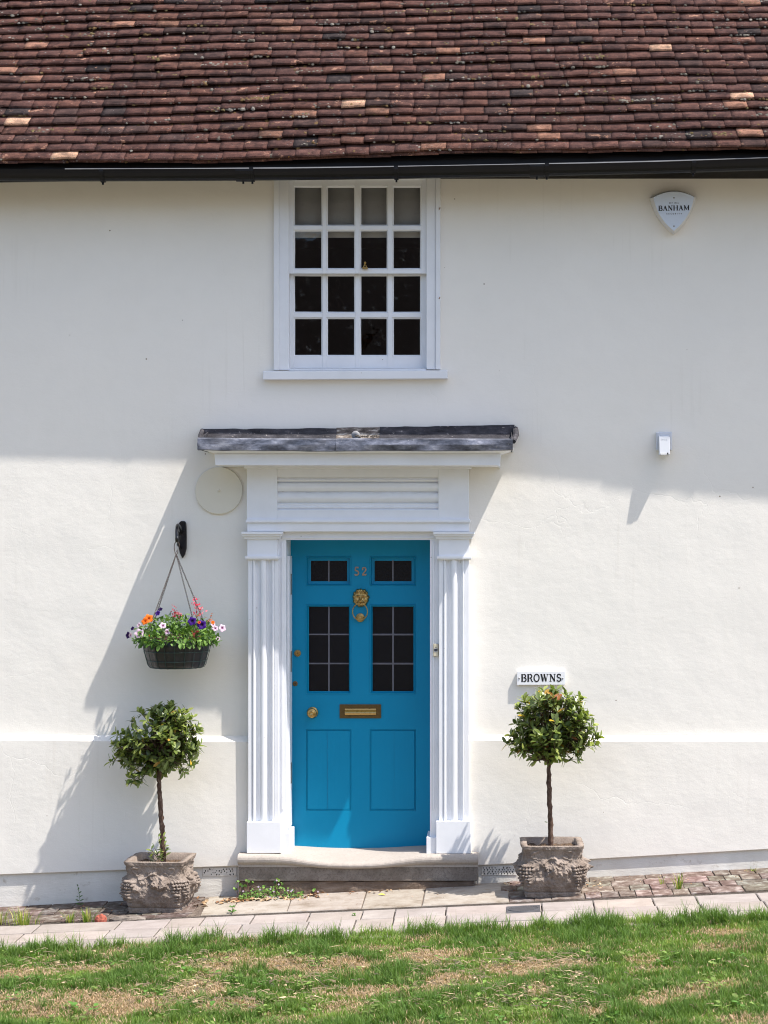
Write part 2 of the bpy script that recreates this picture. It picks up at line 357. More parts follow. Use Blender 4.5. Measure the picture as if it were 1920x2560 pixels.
xs = sorted(set([round(v, 4) for v in list(np.arange(XL, XR+.01, .2))+[dL, dR, wL, wR]]))
V, F = [], []; nlev = 0
def colz(x):                                             # vertical station list with the door and window breaks
    p = wprof(x); up = [p[0], (0, wT), (0, wB), (0, dT)]+p[1:]
    return up
n = len(colz(0))
for x in xs: V += [(x, y, z) for y, z in colz(x)]
for k in range(len(xs)-1):
    xm = (xs[k]+xs[k+1])/2
    for i in range(n-1):
        if dL < xm < dR and i >= 3: continue
        if wL < xm < wR and i == 1: continue
        a = k*n+i; F.append((a, a+1, a+n+1, a+n))
# reveals, ends and back
def addq(pts):
    b = len(V); V.extend(pts); F.append((b, b+1, b+2, b+3))
for (xx) in (dL, dR): addq([(xx, 0, dT), (xx, .35, dT), (xx, .35, -.6), (xx, 0, -.6)])
addq([(dL, 0, dT), (dL, .35, dT), (dR, .35, dT), (dR, 0, dT)])
for xx in (wL, wR): addq([(xx, 0, wT), (xx, .3, wT), (xx, .3, wB), (xx, 0, wB)])
addq([(wL, 0, wT), (wL, .3, wT), (wR, .3, wT), (wR, 0, wT)]); addq([(wL, 0, wB), (wL, .3, wB), (wR, .3, wB), (wR, 0, wB)])
PITCH = math.radians(48); YB = 5.4; ridge_y = 2.5
for xx in (XL, XR): addq([(xx, 0, topz), (xx, YB, topz), (xx, YB, -1), (xx, 0, -1)]); b = len(V); V.extend([(xx, 0, topz), (xx, YB, topz), (xx, ridge_y, topz+2.9)]); F.append((b, b+1, b+2))
addq([(XL, YB, topz), (XR, YB, topz), (XR, YB, -1), (XL, YB, -1)])
raw('wall', V, F, M['wall'], house)
# painted footing course is the lowest strip of the wall: thin sheet 3 mm proud of it
b = B()
for (a0, a1) in ((XL, fx(595)), (fx(1196), XR)):
    xx = list(np.linspace(a0, a1, 30)); base = len(b.V)
    for x in xx: b.V += [(x, -.032, drip(x)-.002), (x, -.034, ground(x)-.2)]
    for k in range(29): a = base+2*k; b.F.append((a, a+1, a+3, a+2))
b.build('wall_base', M['base'], house)
# room behind the upper window: dark plaster box
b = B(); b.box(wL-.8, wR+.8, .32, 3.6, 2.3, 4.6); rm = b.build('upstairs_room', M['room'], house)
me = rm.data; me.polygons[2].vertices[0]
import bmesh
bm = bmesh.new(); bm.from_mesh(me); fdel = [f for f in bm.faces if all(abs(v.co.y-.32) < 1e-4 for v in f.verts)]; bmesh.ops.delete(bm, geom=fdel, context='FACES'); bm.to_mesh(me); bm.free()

# ---- roof
def eaveO(x): return np.interp(960+x*S, [323, 825, 1670, 2305], [.412, .419, .449, .497])      # gutter front, metres out from wall
def tailz(x): px = 960+x*S; return fz(412-.0172*px, -eaveO(x)+.03)
cp, sp_ = math.cos(PITCH), math.sin(PITCH)
gauge, tw = .1, .162; rows = 44; tl = .185
TV, TC, TQ = [], [], []
nu = 6
pal = np.array([(.110, .056, .048), (.094, .050, .045), (.128, .064, .052), (.074, .046, .043), (.104, .056, .050), (.045, .036, .037), (.15, .078, .062)])
wts = [.32, .27, .12, .09, .17, .02, .01]
pale = [(197, 58), (680, 110), (1478, 205), (1042, 165), (1010, 155)]
cnt = 0
for r in range(-1, rows):
    x = XL-.1+random.random()*tw+(tw/2 if r % 2 else 0); rowwob = random.uniform(-.003, .003)
    while x < XR+.1:
        w = tw*random.uniform(.94, 1.03); s0 = max(r, 0)*gauge+random.gauss(0, .0028)+rowwob+.007*math.sin(x*1.7+r*.7)+.005*math.sin(x*4.1+r*2.3)+.003*math.sin(x*7.7+r*1.9)
        lift = .0035*math.sin(x*5.3+r*1.7)+random.gauss(0, .0016); camber = random.uniform(.0, .0022); sk = random.gauss(0, .0045); rl = random.gauss(0, .0016)
        sag = .014*math.sin(x*.9+r*.11)+.009*math.sin(x*2.3+r*.31+1)
        if r == -1: s0 = random.gauss(0, .002)+.004
        base = cnt*(nu*4); 
        u = np.linspace(0, 1, nu); xx = x+u*w*.993
        arch = camber*(1-(2*u-1)**2); t = .0155
        ls = (s0+sk*(u-.5)); hT = (.022 if r == -1 else .050)+lift+arch+rl*(u-.5)*2+sag; hH = .002+arch*.5+sag
        o_ = eaveO(xx)-.03
        zt = np.array([tailz(float(a)) for a in xx])
        def P(s, h): return np.stack([xx, -o_+s*cp-h*sp_, zt+s*sp_+h*cp], 1)
        TV.append(np.concatenate([P(ls, hT), P(ls+tl, hH), P(ls, hT-t), P(ls+tl, hH-t)]))
        for i in range(nu-1):
            TQ.append((base+i, base+i+1, base+nu+i+1, base+nu+i)); TQ.append((base+2*nu+i, base+2*nu+i+1, base+i+1, base+i))
        TQ.append((base, base+nu, base+3*nu, base+2*nu)); TQ.append((base+nu-1, base+3*nu-1, base+4*nu-1, base+2*nu-1))
        c = pal[RNG.choice(7, p=wts)]*random.uniform(.90, 1.10)*np.array((1.18, 1.16, 1.12))
        k = random.random()
        if k < .008: c = np.array((.60, .38, .26))*random.uniform(.85, 1.1)
        elif k < .04: c = np.array((.32, .17, .12))*random.uniform(.8, 1.2)
        TC.append(np.repeat(c[None], nu*4, 0)); cnt += 1; x += w
roof = npmesh('roof', np.concatenate(TV), np.array(TQ), None, M['tile'], house, np.concatenate(TC))
# boarding below the tiles, ridge and rear slope
b = B(); base = 0; xx = np.linspace(XL-.05, XR+.05, 30)
top_s = rows*gauge
for x in xx:
    o_ = float(eaveO(x))-.03; z = tailz(x)
    for s, h in ((.05, -.03), (top_s+.08, -.03), (top_s+.08, -.06), (.05, -.06)): b.V.append((x, -o_+s*cp-h*sp_, z+s*sp_+h*cp))
for k in range(len(xx)-1):
    for i in range(4): j = (i+1) % 4; a = k*4; b.F.append((a+i, a+4+i, a+4+j, a+j))
b.build('boarding', M['black'], roof)
ry = -.37+top_s*cp; rz = 4.55+top_s*sp_
b = B(); b.add([(XL-.05, ry, rz+.02), (XR+.05, ry, rz+.02), (XR+.05, YB+.3, 4.5), (XL-.05, YB+.3, 4.5)], [(0, 1, 2, 3)])
for k in range(46):
    x = XL+k*.305; b.tube([(x, ry, rz+.02), (x+.30, ry, rz+.025)], .075, 10)
b.build('ridge', M['opptile'], roof)
# soffit/eave board joins wall top and tiles
b = B(); b.xprism(lambda x: [(.02, 4.52), (-eaveO(x)+.13, tailz(x)+.045), (-eaveO(x)+.13, tailz(x)+.03), (.02, 4.49)], list(np.linspace(XL, XR, 30)))
b.xprism(lambda x: [(-eaveO(x)+.115, tailz(x)+.035), (-eaveO(x)+.095, tailz(x)+.035), (-eaveO(x)+.095, tailz(x)-.10), (-eaveO(x)+.115, tailz(x)-.10)], list(np.linspace(XL, XR, 30)))
b.build('fascia', M['black'], roof)
# moss cushions and lichen on the tiles: one uncountable mass
ico = [(0, 0, 1)]+[(math.cos(a)*.75, math.sin(a)*.75, .62) for a in np.arange(6)*math.pi/3]+[(math.cos(a+.3), math.sin(a+.3), 0) for a in np.arange(6)*math.pi/3]
ico = np.array(ico); it = [(0, 1+i, 1+(i+1) % 6) for i in range(6)]; iq = [(1+i, 7+i, 7+(i+1) % 6, 1+(i+1) % 6) for i in range(6)]
MV, MC, MT, MQ = [], [], [], []; k = 0
def moss(x, s, R, c):
    global k
    o_ = float(eaveO(x))-.03; h = .040-((s/gauge) % 1)*.020; h += .014*math.sin(x*.9+s*1.1)+.009*math.sin(x*2.3+s*3.1+1)
    v = ico*(R, R*random.uniform(.8, 1.2), R*random.uniform(.45, .8))*(1+RNG.normal(0, .12, (13, 1)))
    MV.append(np.stack([x+v[:, 0], -o_+(s+v[:, 1])*cp-(h+v[:, 2])*sp_, tailz(x)+(s+v[:, 1])*sp_+(h+v[:, 2])*cp], 1))
    MC.append(np.repeat(np.array(c)[None]*RNG.uniform(.75, 1.25), 13, 0)); MT.extend([(a+13*k, b_+13*k, c_+13*k) for a, b_, c_ in it]); MQ.extend([tuple(a+13*k for a in f) for f in iq]); k += 1
mc = [(.15, .135, .11), (.11, .10, .085), (.13, .085, .04), (.20, .185, .16), (.13, .10, .05)]
for _ in range(2600):
    x = random.uniform(-4, 4); s = random.uniform(0, 2.6); moss(x, round(s, 1)+abs(random.gauss(.012, .02)), random.uniform(.005, .0145), random.choice(mc))
for _ in range(340):
    x0 = random.uniform(-3.6, 3.6); s0 = round(random.uniform(0, 2.6), 1); c = random.choice(mc)
    for j in range(random.randint(4, 14)): moss(x0+random.gauss(0, .05), s0+abs(random.gauss(.012, .022)), random.uniform(.006, .0165), c)
for _ in range(420): moss(random.uniform(-4, 4), round(random.uniform(0, 2.6), 1)-.002, random.uniform(.007, .017), (.12, .07, .03))
mo = npmesh('moss', np.concatenate(MV), np.array(MQ), np.array(MT), M['moss'], roof, np.concatenate(MC), True); tagk(mo, kind='stuff')

# ---- gutter
def gtop(px): return 424+.00313*px-8.14e-6*px*px
def gz(x):
    px = min(max(960+x*S, -900), 2900); return fz(gtop(px), -.42)
def gprof(x):
    c = -(eaveO(x)-.056); z = gz(x); R = .056
    out = [(c-R*math.cos(a), z-R*1.12*math.sin(a)) for a in np.linspace(0, math.pi, 11)]
    inn = [(c-(R-.004)*math.cos(a), z-(R*1.12-.004)*math.sin(a)) for a in np.linspace(math.pi, 0, 11)]
    return [(c-R-.003, z+.004)]+out[1:]+inn[:-1]+[(c-R+.004, z+.004)]
b = B(); b.xprism(gprof, list(np.linspace(XL, XR, 45))); gut = b.build('gutter', M['black'], house)
def collar(px, w, R, name):
    x = fx(px, -.42); c = -(eaveO(x)-.056); z = gz(x); b = B()
    pr = [(c-R*math.cos(a), z-R*1.12*math.sin(a)) for a in np.linspace(-.15, math.pi, 12)]+[(c-(R-.01)*math.cos(a), z-(R*1.12-.01)*math.sin(a)) for a in np.linspace(math.pi, -.15, 12)]
    b.xprism(pr, [x-w/2, x+w/2]); b.box(x-.006, x+.006, c-.006, c+.006, z-R*1.12-.014, z-R*1.12+.004); b.build(name, M['black'], gut)
for px, w, R in ((605, .09, .062), (1342, .09, .062)): collar(px, w, R, 'gutter_joint')
for px in (252, 628, 960+30, 1367, 1734): collar(px, .026, .063, 'gutter_bracket')
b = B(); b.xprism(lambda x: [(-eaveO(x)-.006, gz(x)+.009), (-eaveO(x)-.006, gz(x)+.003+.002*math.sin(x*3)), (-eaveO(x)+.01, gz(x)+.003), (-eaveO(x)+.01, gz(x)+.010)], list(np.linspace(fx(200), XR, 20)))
b.build('worn_lip_glint', M['grey_strip'], gut)  # worn front lip of the gutter, its sunlit edge put into the grey colour

# ---- sash window
win = B()
yf = -.022
b = B()      # box frame with outer staff bead
for (a, c, y0) in ((684, 697, -.030), (697, 722, -.018)): b.pbox(a, c, 441, 925, y0, .10)
for (a, c, y0) in ((1066, 1089, -.018), (1089, 1101, -.030)): b.pbox(a, c, 441, 923, y0, .10)
b.pbox(722, 1066, 430, 447, -.014, .10); b.pbox(722, 1066, 921, 927, -.010, .12)
window = b.build('window', M['sash'], house, bevel=.003)
b = B(); b.prism([(fx(657, -.06), fz(949, -.06)), (fx(1119, -.06), fz(946.5, -.06)), (fx(1119, -.06), fz(926, -.06)), (fx(657, -.06), fz(928, -.06))], -.06, .1)
b.build('window_sill', M['sash'], window, bevel=.004)
cols = [(733.8, 806), (816, 888), (899.5, 969.5), (981, 1053)]
def sash(name, rws, top, bot, yf, L=721.5, R=1066.5):
    b = B(); t = .04
    xe = [L]+[v for c in cols for v in c]+[R]; ye = [top]+[v for r_ in rws for v in r_]+[bot]
    for i in range(0, len(xe), 2): b.pbox(xe[i], xe[i+1], top, bot, yf, yf+t)                       # stiles and vertical bars
    for j in range(0, len(ye), 2):
        for (c0, c1) in cols: b.pbox(c0-.4, c1+.4, ye[j], ye[j+1], yf+.0025, yf+t-.003)
    for (c0, c1) in cols:                                                                          # putty bevels
        for (r0, r1) in rws:
            X0, X1, Z0, Z1 = fx(c0, yf), fx(c1, yf), fz(r1, yf), fz(r0, yf); e = .009; y0, y1 = yf+.006, yf+.017
            O = [(X0, y0, Z0), (X1, y0, Z0), (X1, y0, Z1), (X0, y0, Z1)]; I = [(X0+e, y1, Z0+e), (X1-e, y1, Z0+e), (X1-e, y1, Z1-e), (X0+e, y1, Z1-e)]
            b.add(O+I, [(i, (i+1) % 4, (i+1) % 4+4, i+4) for i in range(4)])
    s_ = b.build(name, M['sash'], window, bevel=.0025)
    g = B()
    for (c0, c1) in cols:
        for (r0, r1) in rws:
            X0, X1, Z0, Z1 = fx(c0-1, yf), fx(c1+1, yf), fz(r1+1, yf), fz(r0-1, yf); y = yf+.018
            d = [random.gauss(0, .0025) for _ in range(4)]
            g.add([(X0, y+d[0], Z0), (X1, y+d[1], Z0), (X1, y+d[2], Z1), (X0, y+d[3], Z1)], [(0, 1, 2, 3)])
    g.build('glass', M['glass'], window); return s_
sash('upper_sash', [(465, 564), (574.6, 672.6)], 447.5, 684, .004)
sash('lower_sash', [(686.7, 781.7), (793.7, 890)], 676, 920.5, .052)
b = B(); b.pbox(716, 1072, 440, 575, .10, .104); b.build('blind', M['blind'], window)
b = B(); b.pbox(716, 1072, 575.5, 594, .098, .106); b.build('blind_hem', M['hem'], window)
b = B(); x, z = fx(913, 0), fz(672, 0)
b.box(x-.018, x+.018, -.02, .002, z-.003, z+.008); b.tube([(x-.014, -.01, z), (x-.006, -.01, z+.02), (x, -.01, z+.034), (x+.006, -.01, z+.02), (x+.014, -.01, z)], .0035, 6); b.lathe([(0, 0), (.007, .004), (.0085, .012), (.004, .018), (0, .02)], (x, -.01, z+.028), 'z', 10)
b.build('sash_fastener', M['brass'], window)
for px, py in ((1099, 525), (1098.5, 748)):
    b = B(); b.tube([(fx(px), -.03, fz(py)), (fx(px)+.004, -.05, fz(py)+.006)], .004, 6)
    b.build('frame_nail', M['copper'], window)

# ---- door surround
def pilaster(x0, x1, cap, small, plinth, blk, py_base):
    """fluted pilaster: shaft profile swept upwards"""
    yf = -.095; X0, X1 = fx(x0, yf), fx(x1, yf); w = X1-X0; pts = []
    def add(u, y): pts.append((X0+u*w, y))
    add(0, 0); add(0, yf+.004); add(.13, yf+.004); add(.145, yf+.008)
    for t in np.linspace(0, math.pi, 6): add(.15+.035*(1-math.cos(t)), yf+.006-.010*math.sin(t))     # bead
    for t in np.linspace(0, math.pi, 9): add(.225+.085*(1-math.cos(t)), yf+.006+.017*math.sin(t))    # flute
    for t in np.linspace(0, math.pi, 11): add(.40+.10*(1-math.cos(t)), yf+.008-.014*math.sin(t))     # central rib
    for t in np.linspace(0, math.pi, 9): add(.605+.085*(1-math.cos(t)), yf+.006+.017*math.sin(t))
    for t in np.linspace(0, math.pi, 6): add(.78+.035*(1-math.cos(t)), yf+.006-.010*math.sin(t))
    add(.86, yf+.008); add(.875, yf+.004); add(1, yf+.004); add(1, 0)
    b = B(); b.vprism(pts, fz(plinth[2]+2, yf), fz(1393, yf)); p = b.build('pilaster', M['white'], house)
    b = B(); b.pbox(plinth[0], plinth[1], plinth[2], py_base, -.118, -.02); b.build('plinth', M['white'], p, bevel=.003)
    b = B(); b.pbox(blk[0], blk[1], 1344, 1393, -.100, -.01)
    b.pbox(small[0], small[1], 1390, 1397, -.118, -.01); b.pbox(small[0]+2, small[1]-2, 1396.5, 1399.5, -.108, -.01)
    b.pbox(cap[0], cap[1], 1329.5, 1336, -.142, -.01); b.pbox(cap[0]+2.5, cap[1]-2.5, 1335.5, 1341, -.130, -.01); b.pbox(cap[0]+6, cap[1]-6, 1340.5, 1347, -.115, -.01)
    b.build('capital', M['white'], p, bevel=.002)
pilaster(620.5, 696, (603, 706.5), (612, 698), (616.6, 702, 2055.5), (618, 693), 2133)
pilaster(1098, 1172, (1082.6, 1186.5), (1092, 1179), (1090, 1177, 2053.5), (1097, 1173), 2134)
b = B()                                                    # lintel, fillet, frieze with a reeded panel, bed mould
b.pbox(618, 1173, 1306, 1329, -.110, .0); b.pbox(614, 1175.5, 1300, 1306.5, -.124, .0); b.pbox(616, 1174, 1297, 1300.5, -.114, .0)
yfz = -.095; zb, zt_ = fz(1275, yfz), fz(1193, yfz); X0, X1 = fx(693, yfz), fx(1096, yfz)
b.pbox(617, 693, 1171, 1297.4, yfz, 0); b.pbox(1096, 1172, 1171, 1297.4, yfz, 0); b.pbox(693, 1096, 1171, 1193, yfz+.0, 0); b.pbox(693, 1096, 1275, 1297.4, yfz, 0)
fr = b
pr = [(-.06, zb)]; H = zt_-zb
def reed(t):                                               # t 0 top .. 1 bottom
    y = -.072
    for c_, w_, a_ in ((.09, .05, .010), (.30, .14, .016), (.62, .14, .016), (.92, .05, .010)):
        if abs(t-c_) < w_: y -= a_*math.cos((t-c_)/w_*math.pi/2)
    for c_, w_, a_ in ((.46, .035, .014), (.155, .02, .012), (.78, .03, .012)):
        if abs(t-c_) < w_: y += a_*math.cos((t-c_)/w_*math.pi/2)
    return y
ts = np.linspace(1, 0, 60); pr = [(0.0, zb)]+[(reed(t), zb+H*(1-t)) for t in ts]+[(0.0, zt_)]
b = B(); b.xprism(pr, [X0-.003, X1+.003]); panel = b
ent = fr.build('entablature', M['white'], house, bevel=.002)
panel.build('reeded_panel', M['white'], ent)
b = B(); b.pbox(610, 1178, 1163, 1171.3, -.135, 0); b.pbox(606, 1181, 1159, 1163.4, -.16, 0); b.build('bed_moulding', M['white'], ent, bevel=.003)
# corona and cornice under the lead
b = B(); yc = -.31
b.prism([(fx(538, yc), fz(1163, yc)), (fx(1244, yc), fz(1164, yc)), (fx(1250, yc), fz(1168, yc)), (fx(1252, yc), fz(1134, yc)), (fx(536, yc), fz(1134.5, yc))], yc, 0)
hood = b.build('door_hood', M['white'], house, bevel=.003)
b = B(); z0, z1 = fz(1134, yc), fz(1124, -.37)
b.add([(fx(536, yc), yc-.004, z0), (fx(1252, yc), yc-.004, z0), (fx(1278, -.37), -.372, z1), (fx(508, -.37), -.372, z1), (fx(536, yc), 0, z0), (fx(1252, yc), 0, z0), (fx(1278, -.37), 0, z1), (fx(508, -.37), 0, z1)],
      [(0, 1, 2, 3), (4, 7, 6, 5), (0, 3, 7, 4), (1, 5, 6, 2), (0, 4, 5, 1), (3, 2, 6, 7)])
b.box(fx(497, -.37), fx(1284, -.37), -.376, 0, z1, z1+.012); b.build('cornice', M['white'], hood)
def leadstrip(px0, px1, yf, t0, t1, b0, b1, name, wob=.004, seed=0, nx=60):
    """dressed lead: dripping front edge then sloping up and back to the wall"""
    xs_ = np.linspace(fx(px0, yf), fx(px1, yf), nx); V = []; F = []
    prof = []
    for k, x in enumerate(xs_):
        u = k/(nx-1); zt = fz(t0+(t1-t0)*u, yf); zb_ = fz(b0+(b1-b0)*u, yf); W = lambda s: wob*(float(vnoise(np.array(x*9+s*3.1), np.array(s*5.7+seed)))-.5)*2
        zw = fz(1094, 0)
        pts = [(yf+.012, zb_+W(1)*.7), (yf-.004+W(2)*1.5, zb_+.004+W(1)*.7), (yf-.006+W(3)*1.5, (zb_+zt)/2), (yf-.002+W(4), zt-.008+W(5)*.6), (yf+.014, zt+W(5)*.8), (yf+.10, zt+(zw-zt)*.22+.4*W(6)-.003), (yf+.25, zt+(zw-zt)*.6-.004), (-.004, zw-.008)]
        V += [(x, y, z) for y, z in pts]
    m_ = len(pts)
    for k in range(nx-1):
        for i in range(m_-1): a = k*m_+i; F.append((a, a+1, a+m_+1, a+m_))
    o = raw(name, V, F, M['lead'], hood); sm_ = o.modifiers.new('thick', 'SOLIDIFY'); sm_.thickness = .004; sm_.offset = -1
    return o
leadstrip(494, 843, -.38, 1095, 1098, 1124.5, 1127.5, 'lead_flashing', seed=1)
leadstrip(840, 1282, -.384, 1097, 1098, 1127, 1125, 'lead_flashing', seed=4, nx=80)
# end rolls and the dark upstand against the wall
b = B(); b.tube([(fx(1284, -.36), -.36, fz(1104, -.36)), (fx(1290, -.2), -.2, fz(1088, -.2)), (fx(1289, -.04), -.03, fz(1072, -.04))], [.015, .020, .018], 7); b.build('lead_end', M['darklead'], hood); b = B(); b.tube([(fx(498, -.36), -.362, fz(1112, -.36)), (fx(500, -.2), -.2, fz(1090, -.2)), (fx(505, -.04), -.03, fz(1076, -.04))], [.014, .014, .014], 7)
b.build('lead_end', M['darklead'], hood)
for X_ in (fx(499, -.37), fx(1280, -.37)):
    b = B(); b.add([(X_+dx_, y_, z_) for dx_ in (-.004, .004) for y_, z_ in ((-.374, fz(1124.5, -.37)), (-.004, fz(1124.5, -.37)), (-.004, fz(1078, 0)), (-.374, fz(1099, -.37)))], [(0, 1, 2, 3), (4, 7, 6, 5), (0, 4, 5, 1), (1, 5, 6, 2), (2, 6, 7, 3), (3, 7, 4, 0)]); b.build('lead_cheek', M['darklead'], hood)
def upstand(px0, px1, top0, top1, bot0, bot1, mt, name, y=-.03, seed=2):
    b = B(); nx = 40
    for k in range(nx):
        u = k/(nx-1); x = fx(px0+(px1-px0)*u, y); w = lambda s: (float(vnoise(np.array(x*14), np.array(s*3.3+seed)))-.5)*.010
        b.V += [(x, y+w(1)-.10, fz(bot0+(bot1-bot0)*u, y)-.02), (x, y+w(2)-.012, fz(bot0+(bot1-bot0)*u-11, y)+w(5)), (x, y+w(2), fz(top0+(top1-top0)*u, y)+w(3)*.7), (x, 0.004, fz(top0+(top1-top0)*u-1, y)+w(3)*.7)]
    for k in range(nx-1):
        for i in range(3): a = k*4+i; b.F.append((a, a+1, a+5, a+4))
    return b.build(name, mt, hood, smooth=True)
upstand(502, 842, 1073, 1071, 1095, 1096, M['darklead'], 'wall_flashing'); upstand(950, 1286, 1068, 1063, 1096, 1094, M['darklead'], 'wall_flashing', seed=5)
upstand(841, 951, 1070, 1067, 1096, 1096, M['rotwood'], 'rotten_batten', -.024, 9)
b = B(); x, z = fx(891, -.10), fz(1089, -.10); b.lathe([(0.0, .02), (.020, .02), (.027, .014), (.028, .0), (.028, -.05)], (x, -.16, z), 'y', 18); b.build('lead_cap', M['grey_strip'], hood, smooth=True)
b = B()
for _ in range(26):
    px = random.uniform(880, 948); x = fx(px, -.3); y = random.uniform(-.33, -.22); s_ = random.uniform(.004, .010); z = fz(1097, -.38)+.004+(y+.38)*.16
    b.lathe([(0, -s_*.6), (s_, 0), (s_*.6, s_*.6), (0, s_*.8)], (x, y, z), 'z', 6)
tagk(b.build('debris', M['apron'], hood), kind='stuff')

# ---- door frame (jambs, head, block plinths)
b = B(); JL, JR = fx(715.3, -.06), fx(1075, -.06)
b.box(fx(692, -.06), JL, -.060, .26, .012, fz(1335, -.06)); b.box(JR, fx(1099, -.06), -.060, .26, .012, fz(1335, -.06))
b.box(fx(692, -.06), fx(1099, -.06), -.062, .26, fz(1350, -.06), fz(1325, -.06))
b.box(JL-.030, JL-.018, -.068, -.05, .3, fz(1356, -.06)); b.box(JR+.018, JR+.028, -.068, -.05, .3, fz(1356, -.06)); b.box(JL-.03, JR+.03, -.068, -.05, fz(1348, -.06)+.004, fz(1344, -.06)+.004)
b.box(JL-.002, JL+.012, .03, .18, .16, 1.98)
frame = b.build('door_frame', M['white'], house, bevel=.002)
b = B(); b.box(fx(702.5, -.1), -.616, -.10, .175, .004, fz(2083, -.1)); b.build('plinth_block', M['white'], frame, bevel=.003)
b = B(); b.box(fx(1066, -.1), fx(1091, -.1), -.10, .175, .002, fz(2094, -.1)); b.build('plinth_block', M['white'], frame, bevel=.003)
for z0 in (1.72, 1.2, .45): b = B(); b.box(JL+.010, JL+.0155, .10, .125, z0, z0+.14); b.build('strike_plate', M['oldbrass'], frame)

# ---- the door: framed leaf with real openings
dy = .20
def dX(px): return fx(px, dy)
def dZ(py): return fz(py, dy)
b = B(); DL, DR, DT, DB = JL-.004, JR+.010, dZ(1346), .0
xc = [DL, dX(764), dX(878), dX(923), dX(1041), DR]
th = .045
holes = [(dX(766), dX(876.5), dZ(1464.5), dZ(1391.5)), (dX(925), dX(1038.5), dZ(1464.5), dZ(1390.5)), (dX(765), dX(878), dZ(1735.5), dZ(1511.5)), (dX(924.5), dX(1038.5), dZ(1734.5), dZ(1510.5))]
pan = [(dX(765), dX(880), dZ(2026), dZ(1824)), (dX(923.5), dX(1040.5), dZ(2026), dZ(1824))]
allh = holes+pan
# stiles, rails, muntins butted
bt = [DB, dZ(2026), dZ(1824), dZ(1735), dZ(1511), dZ(1464.5), dZ(1391), DT]
Xa, Xb, Xc, Xd = dX(765), dX(878), dX(924.5), dX(1039.5)
b.box(DL, Xa, dy, dy+th, DB, DT); b.box(Xd, DR, dy, dy+th, DB, DT)
for (z0, z1) in ((bt[0], bt[1]), (bt[2], bt[3]), (bt[4], bt[5]), (bt[6], bt[7])): b.box(Xa, Xd, dy+.0008, dy+th, z0, z1)
for (z0, z1) in ((bt[1], bt[2]), (bt[3], bt[4]), (bt[5], bt[6])): b.box(Xb, Xc, dy+.0004, dy+th, z0, z1)
def mould(b, x0, x1, z0, z1, prof):                         # mitred moulding: rings of (inset, y)
    base = len(b.V)
    for e, y in prof: b.V += [(x0+e, y, z0+e), (x1-e, y, z0+e), (x1-e, y, z1-e), (x0+e, y, z1-e)]
    for k in range(len(prof)-1):
        for i in range(4): j = (i+1) % 4; b.F.append((base+4*k+i, base+4*k+j, base+4*k+4+j, base+4*k+4+i))
zz = [(bt[5], bt[6]), (bt[3], bt[4])]
for (x0, x1) in ((Xa, Xb), (Xc, Xd)):
    mould(b, x0, x1, bt[5], bt[6], [(0, dy+.004), (.002, dy-.003), (.006, dy-.003), (.009, dy+.006), (.012, dy+.024), (.030, dy+.028), (.031, dy+.04)])
    mould(b, x0, x1, bt[3], bt[4], [(0, dy+.004), (.002, dy-.003), (.007, dy-.003), (.010, dy+.006), (.0125, dy+.014), (.0165, dy+.018), (.017, dy+.04)])
    mould(b, x0+.0, x1, bt[1], bt[2], [(0, dy+.012), (.0025, dy+.002), (.0055, dy+.002), (.0075, dy+.008), (.010, dy+.0035), (.0105, dy+.0025)])
    b.box(x0+.0095, x1-.0095, dy+.0028, dy+.03, bt[1]+.0095, bt[2]-.0095)
door = b.build('door', M['blue'], house)
# paint cracks as thin grooves filled with darker paint
b = B()
def crackline(pts, w=.0012):
    b = B()
    for (a0, b0), (a1, b1) in zip(pts[:-1], pts[1:]):
        n_ = max(2, int((abs(a1-a0)+abs(b1-b0))/12)); L = [(a0+(a1-a0)*t, b0+(b1-b0)*t) for t in np.linspace(0, 1, n_+1)]
        jit = [(random.gauss(0, .35), random.gauss(0, .35)) for _ in L]; b.tube([(dX(p[0]+j[0]), dy+.0018, dZ(p[1]+j[1])) for p, j in zip(L, jit)], w, 4)
    b.build('paint_crack', M['crack'], door)
crackline([(763.5, 1735), (763.5, 1824)], .0008); crackline([(1041.5, 1735), (1042.5, 1824)], .0008)
crackline([(763, 2028), (763, 2102), (1042, 2102.6), (1042.5, 2028)], .0009); crackline([(764, 1360), (764, 1390)], .0006)
for (p0, p1, s_) in ((818, 818.5, 1.), (985, 985, .5)): crackline([(p0, 1828), (p1, 2022)], .0011*s_)
crackline([(881, 1832), (881.5, 2030)], .0012); crackline([(1041.5, 1830), (1042, 2026)], .001); crackline([(764, 2027.5), (880, 2028)], .0009); crackline([(923, 2027), (1041, 2027)], .0009)
b = B(); gy = dy+.020
for (x0, x1, z0, z1) in holes: b.box(x0+.002, x1-.002, gy+.012, gy+.016, z0+.002, z1-.002)
b.build('glass_pane', M['doorglass'], door)
b = B(); g1 = gy+.0105
def hb(px0, px1, py, w): b.box(dX(px0), dX(px1), g1-.0028, g1+.0022, dZ(py+w), dZ(py-w))
def vb(px, py0, py1, w): b.box(dX(px-w), dX(px+w), g1-.003, g1+.002, dZ(py1), dZ(py0))
vb(821, 1396, 1460, 1.9); vb(981.6, 1396, 1460, 1.9); vb(821.3, 1513, 1733, 1.9); vb(982, 1513, 1733, 2.2)
for py in (1586.7, 1659.6): hb(768, 876, py, 1.8); hb(928, 1036, py+.3, 2.1)
b.build('glazing_lead', M['lead_came'], door, bevel=.001)
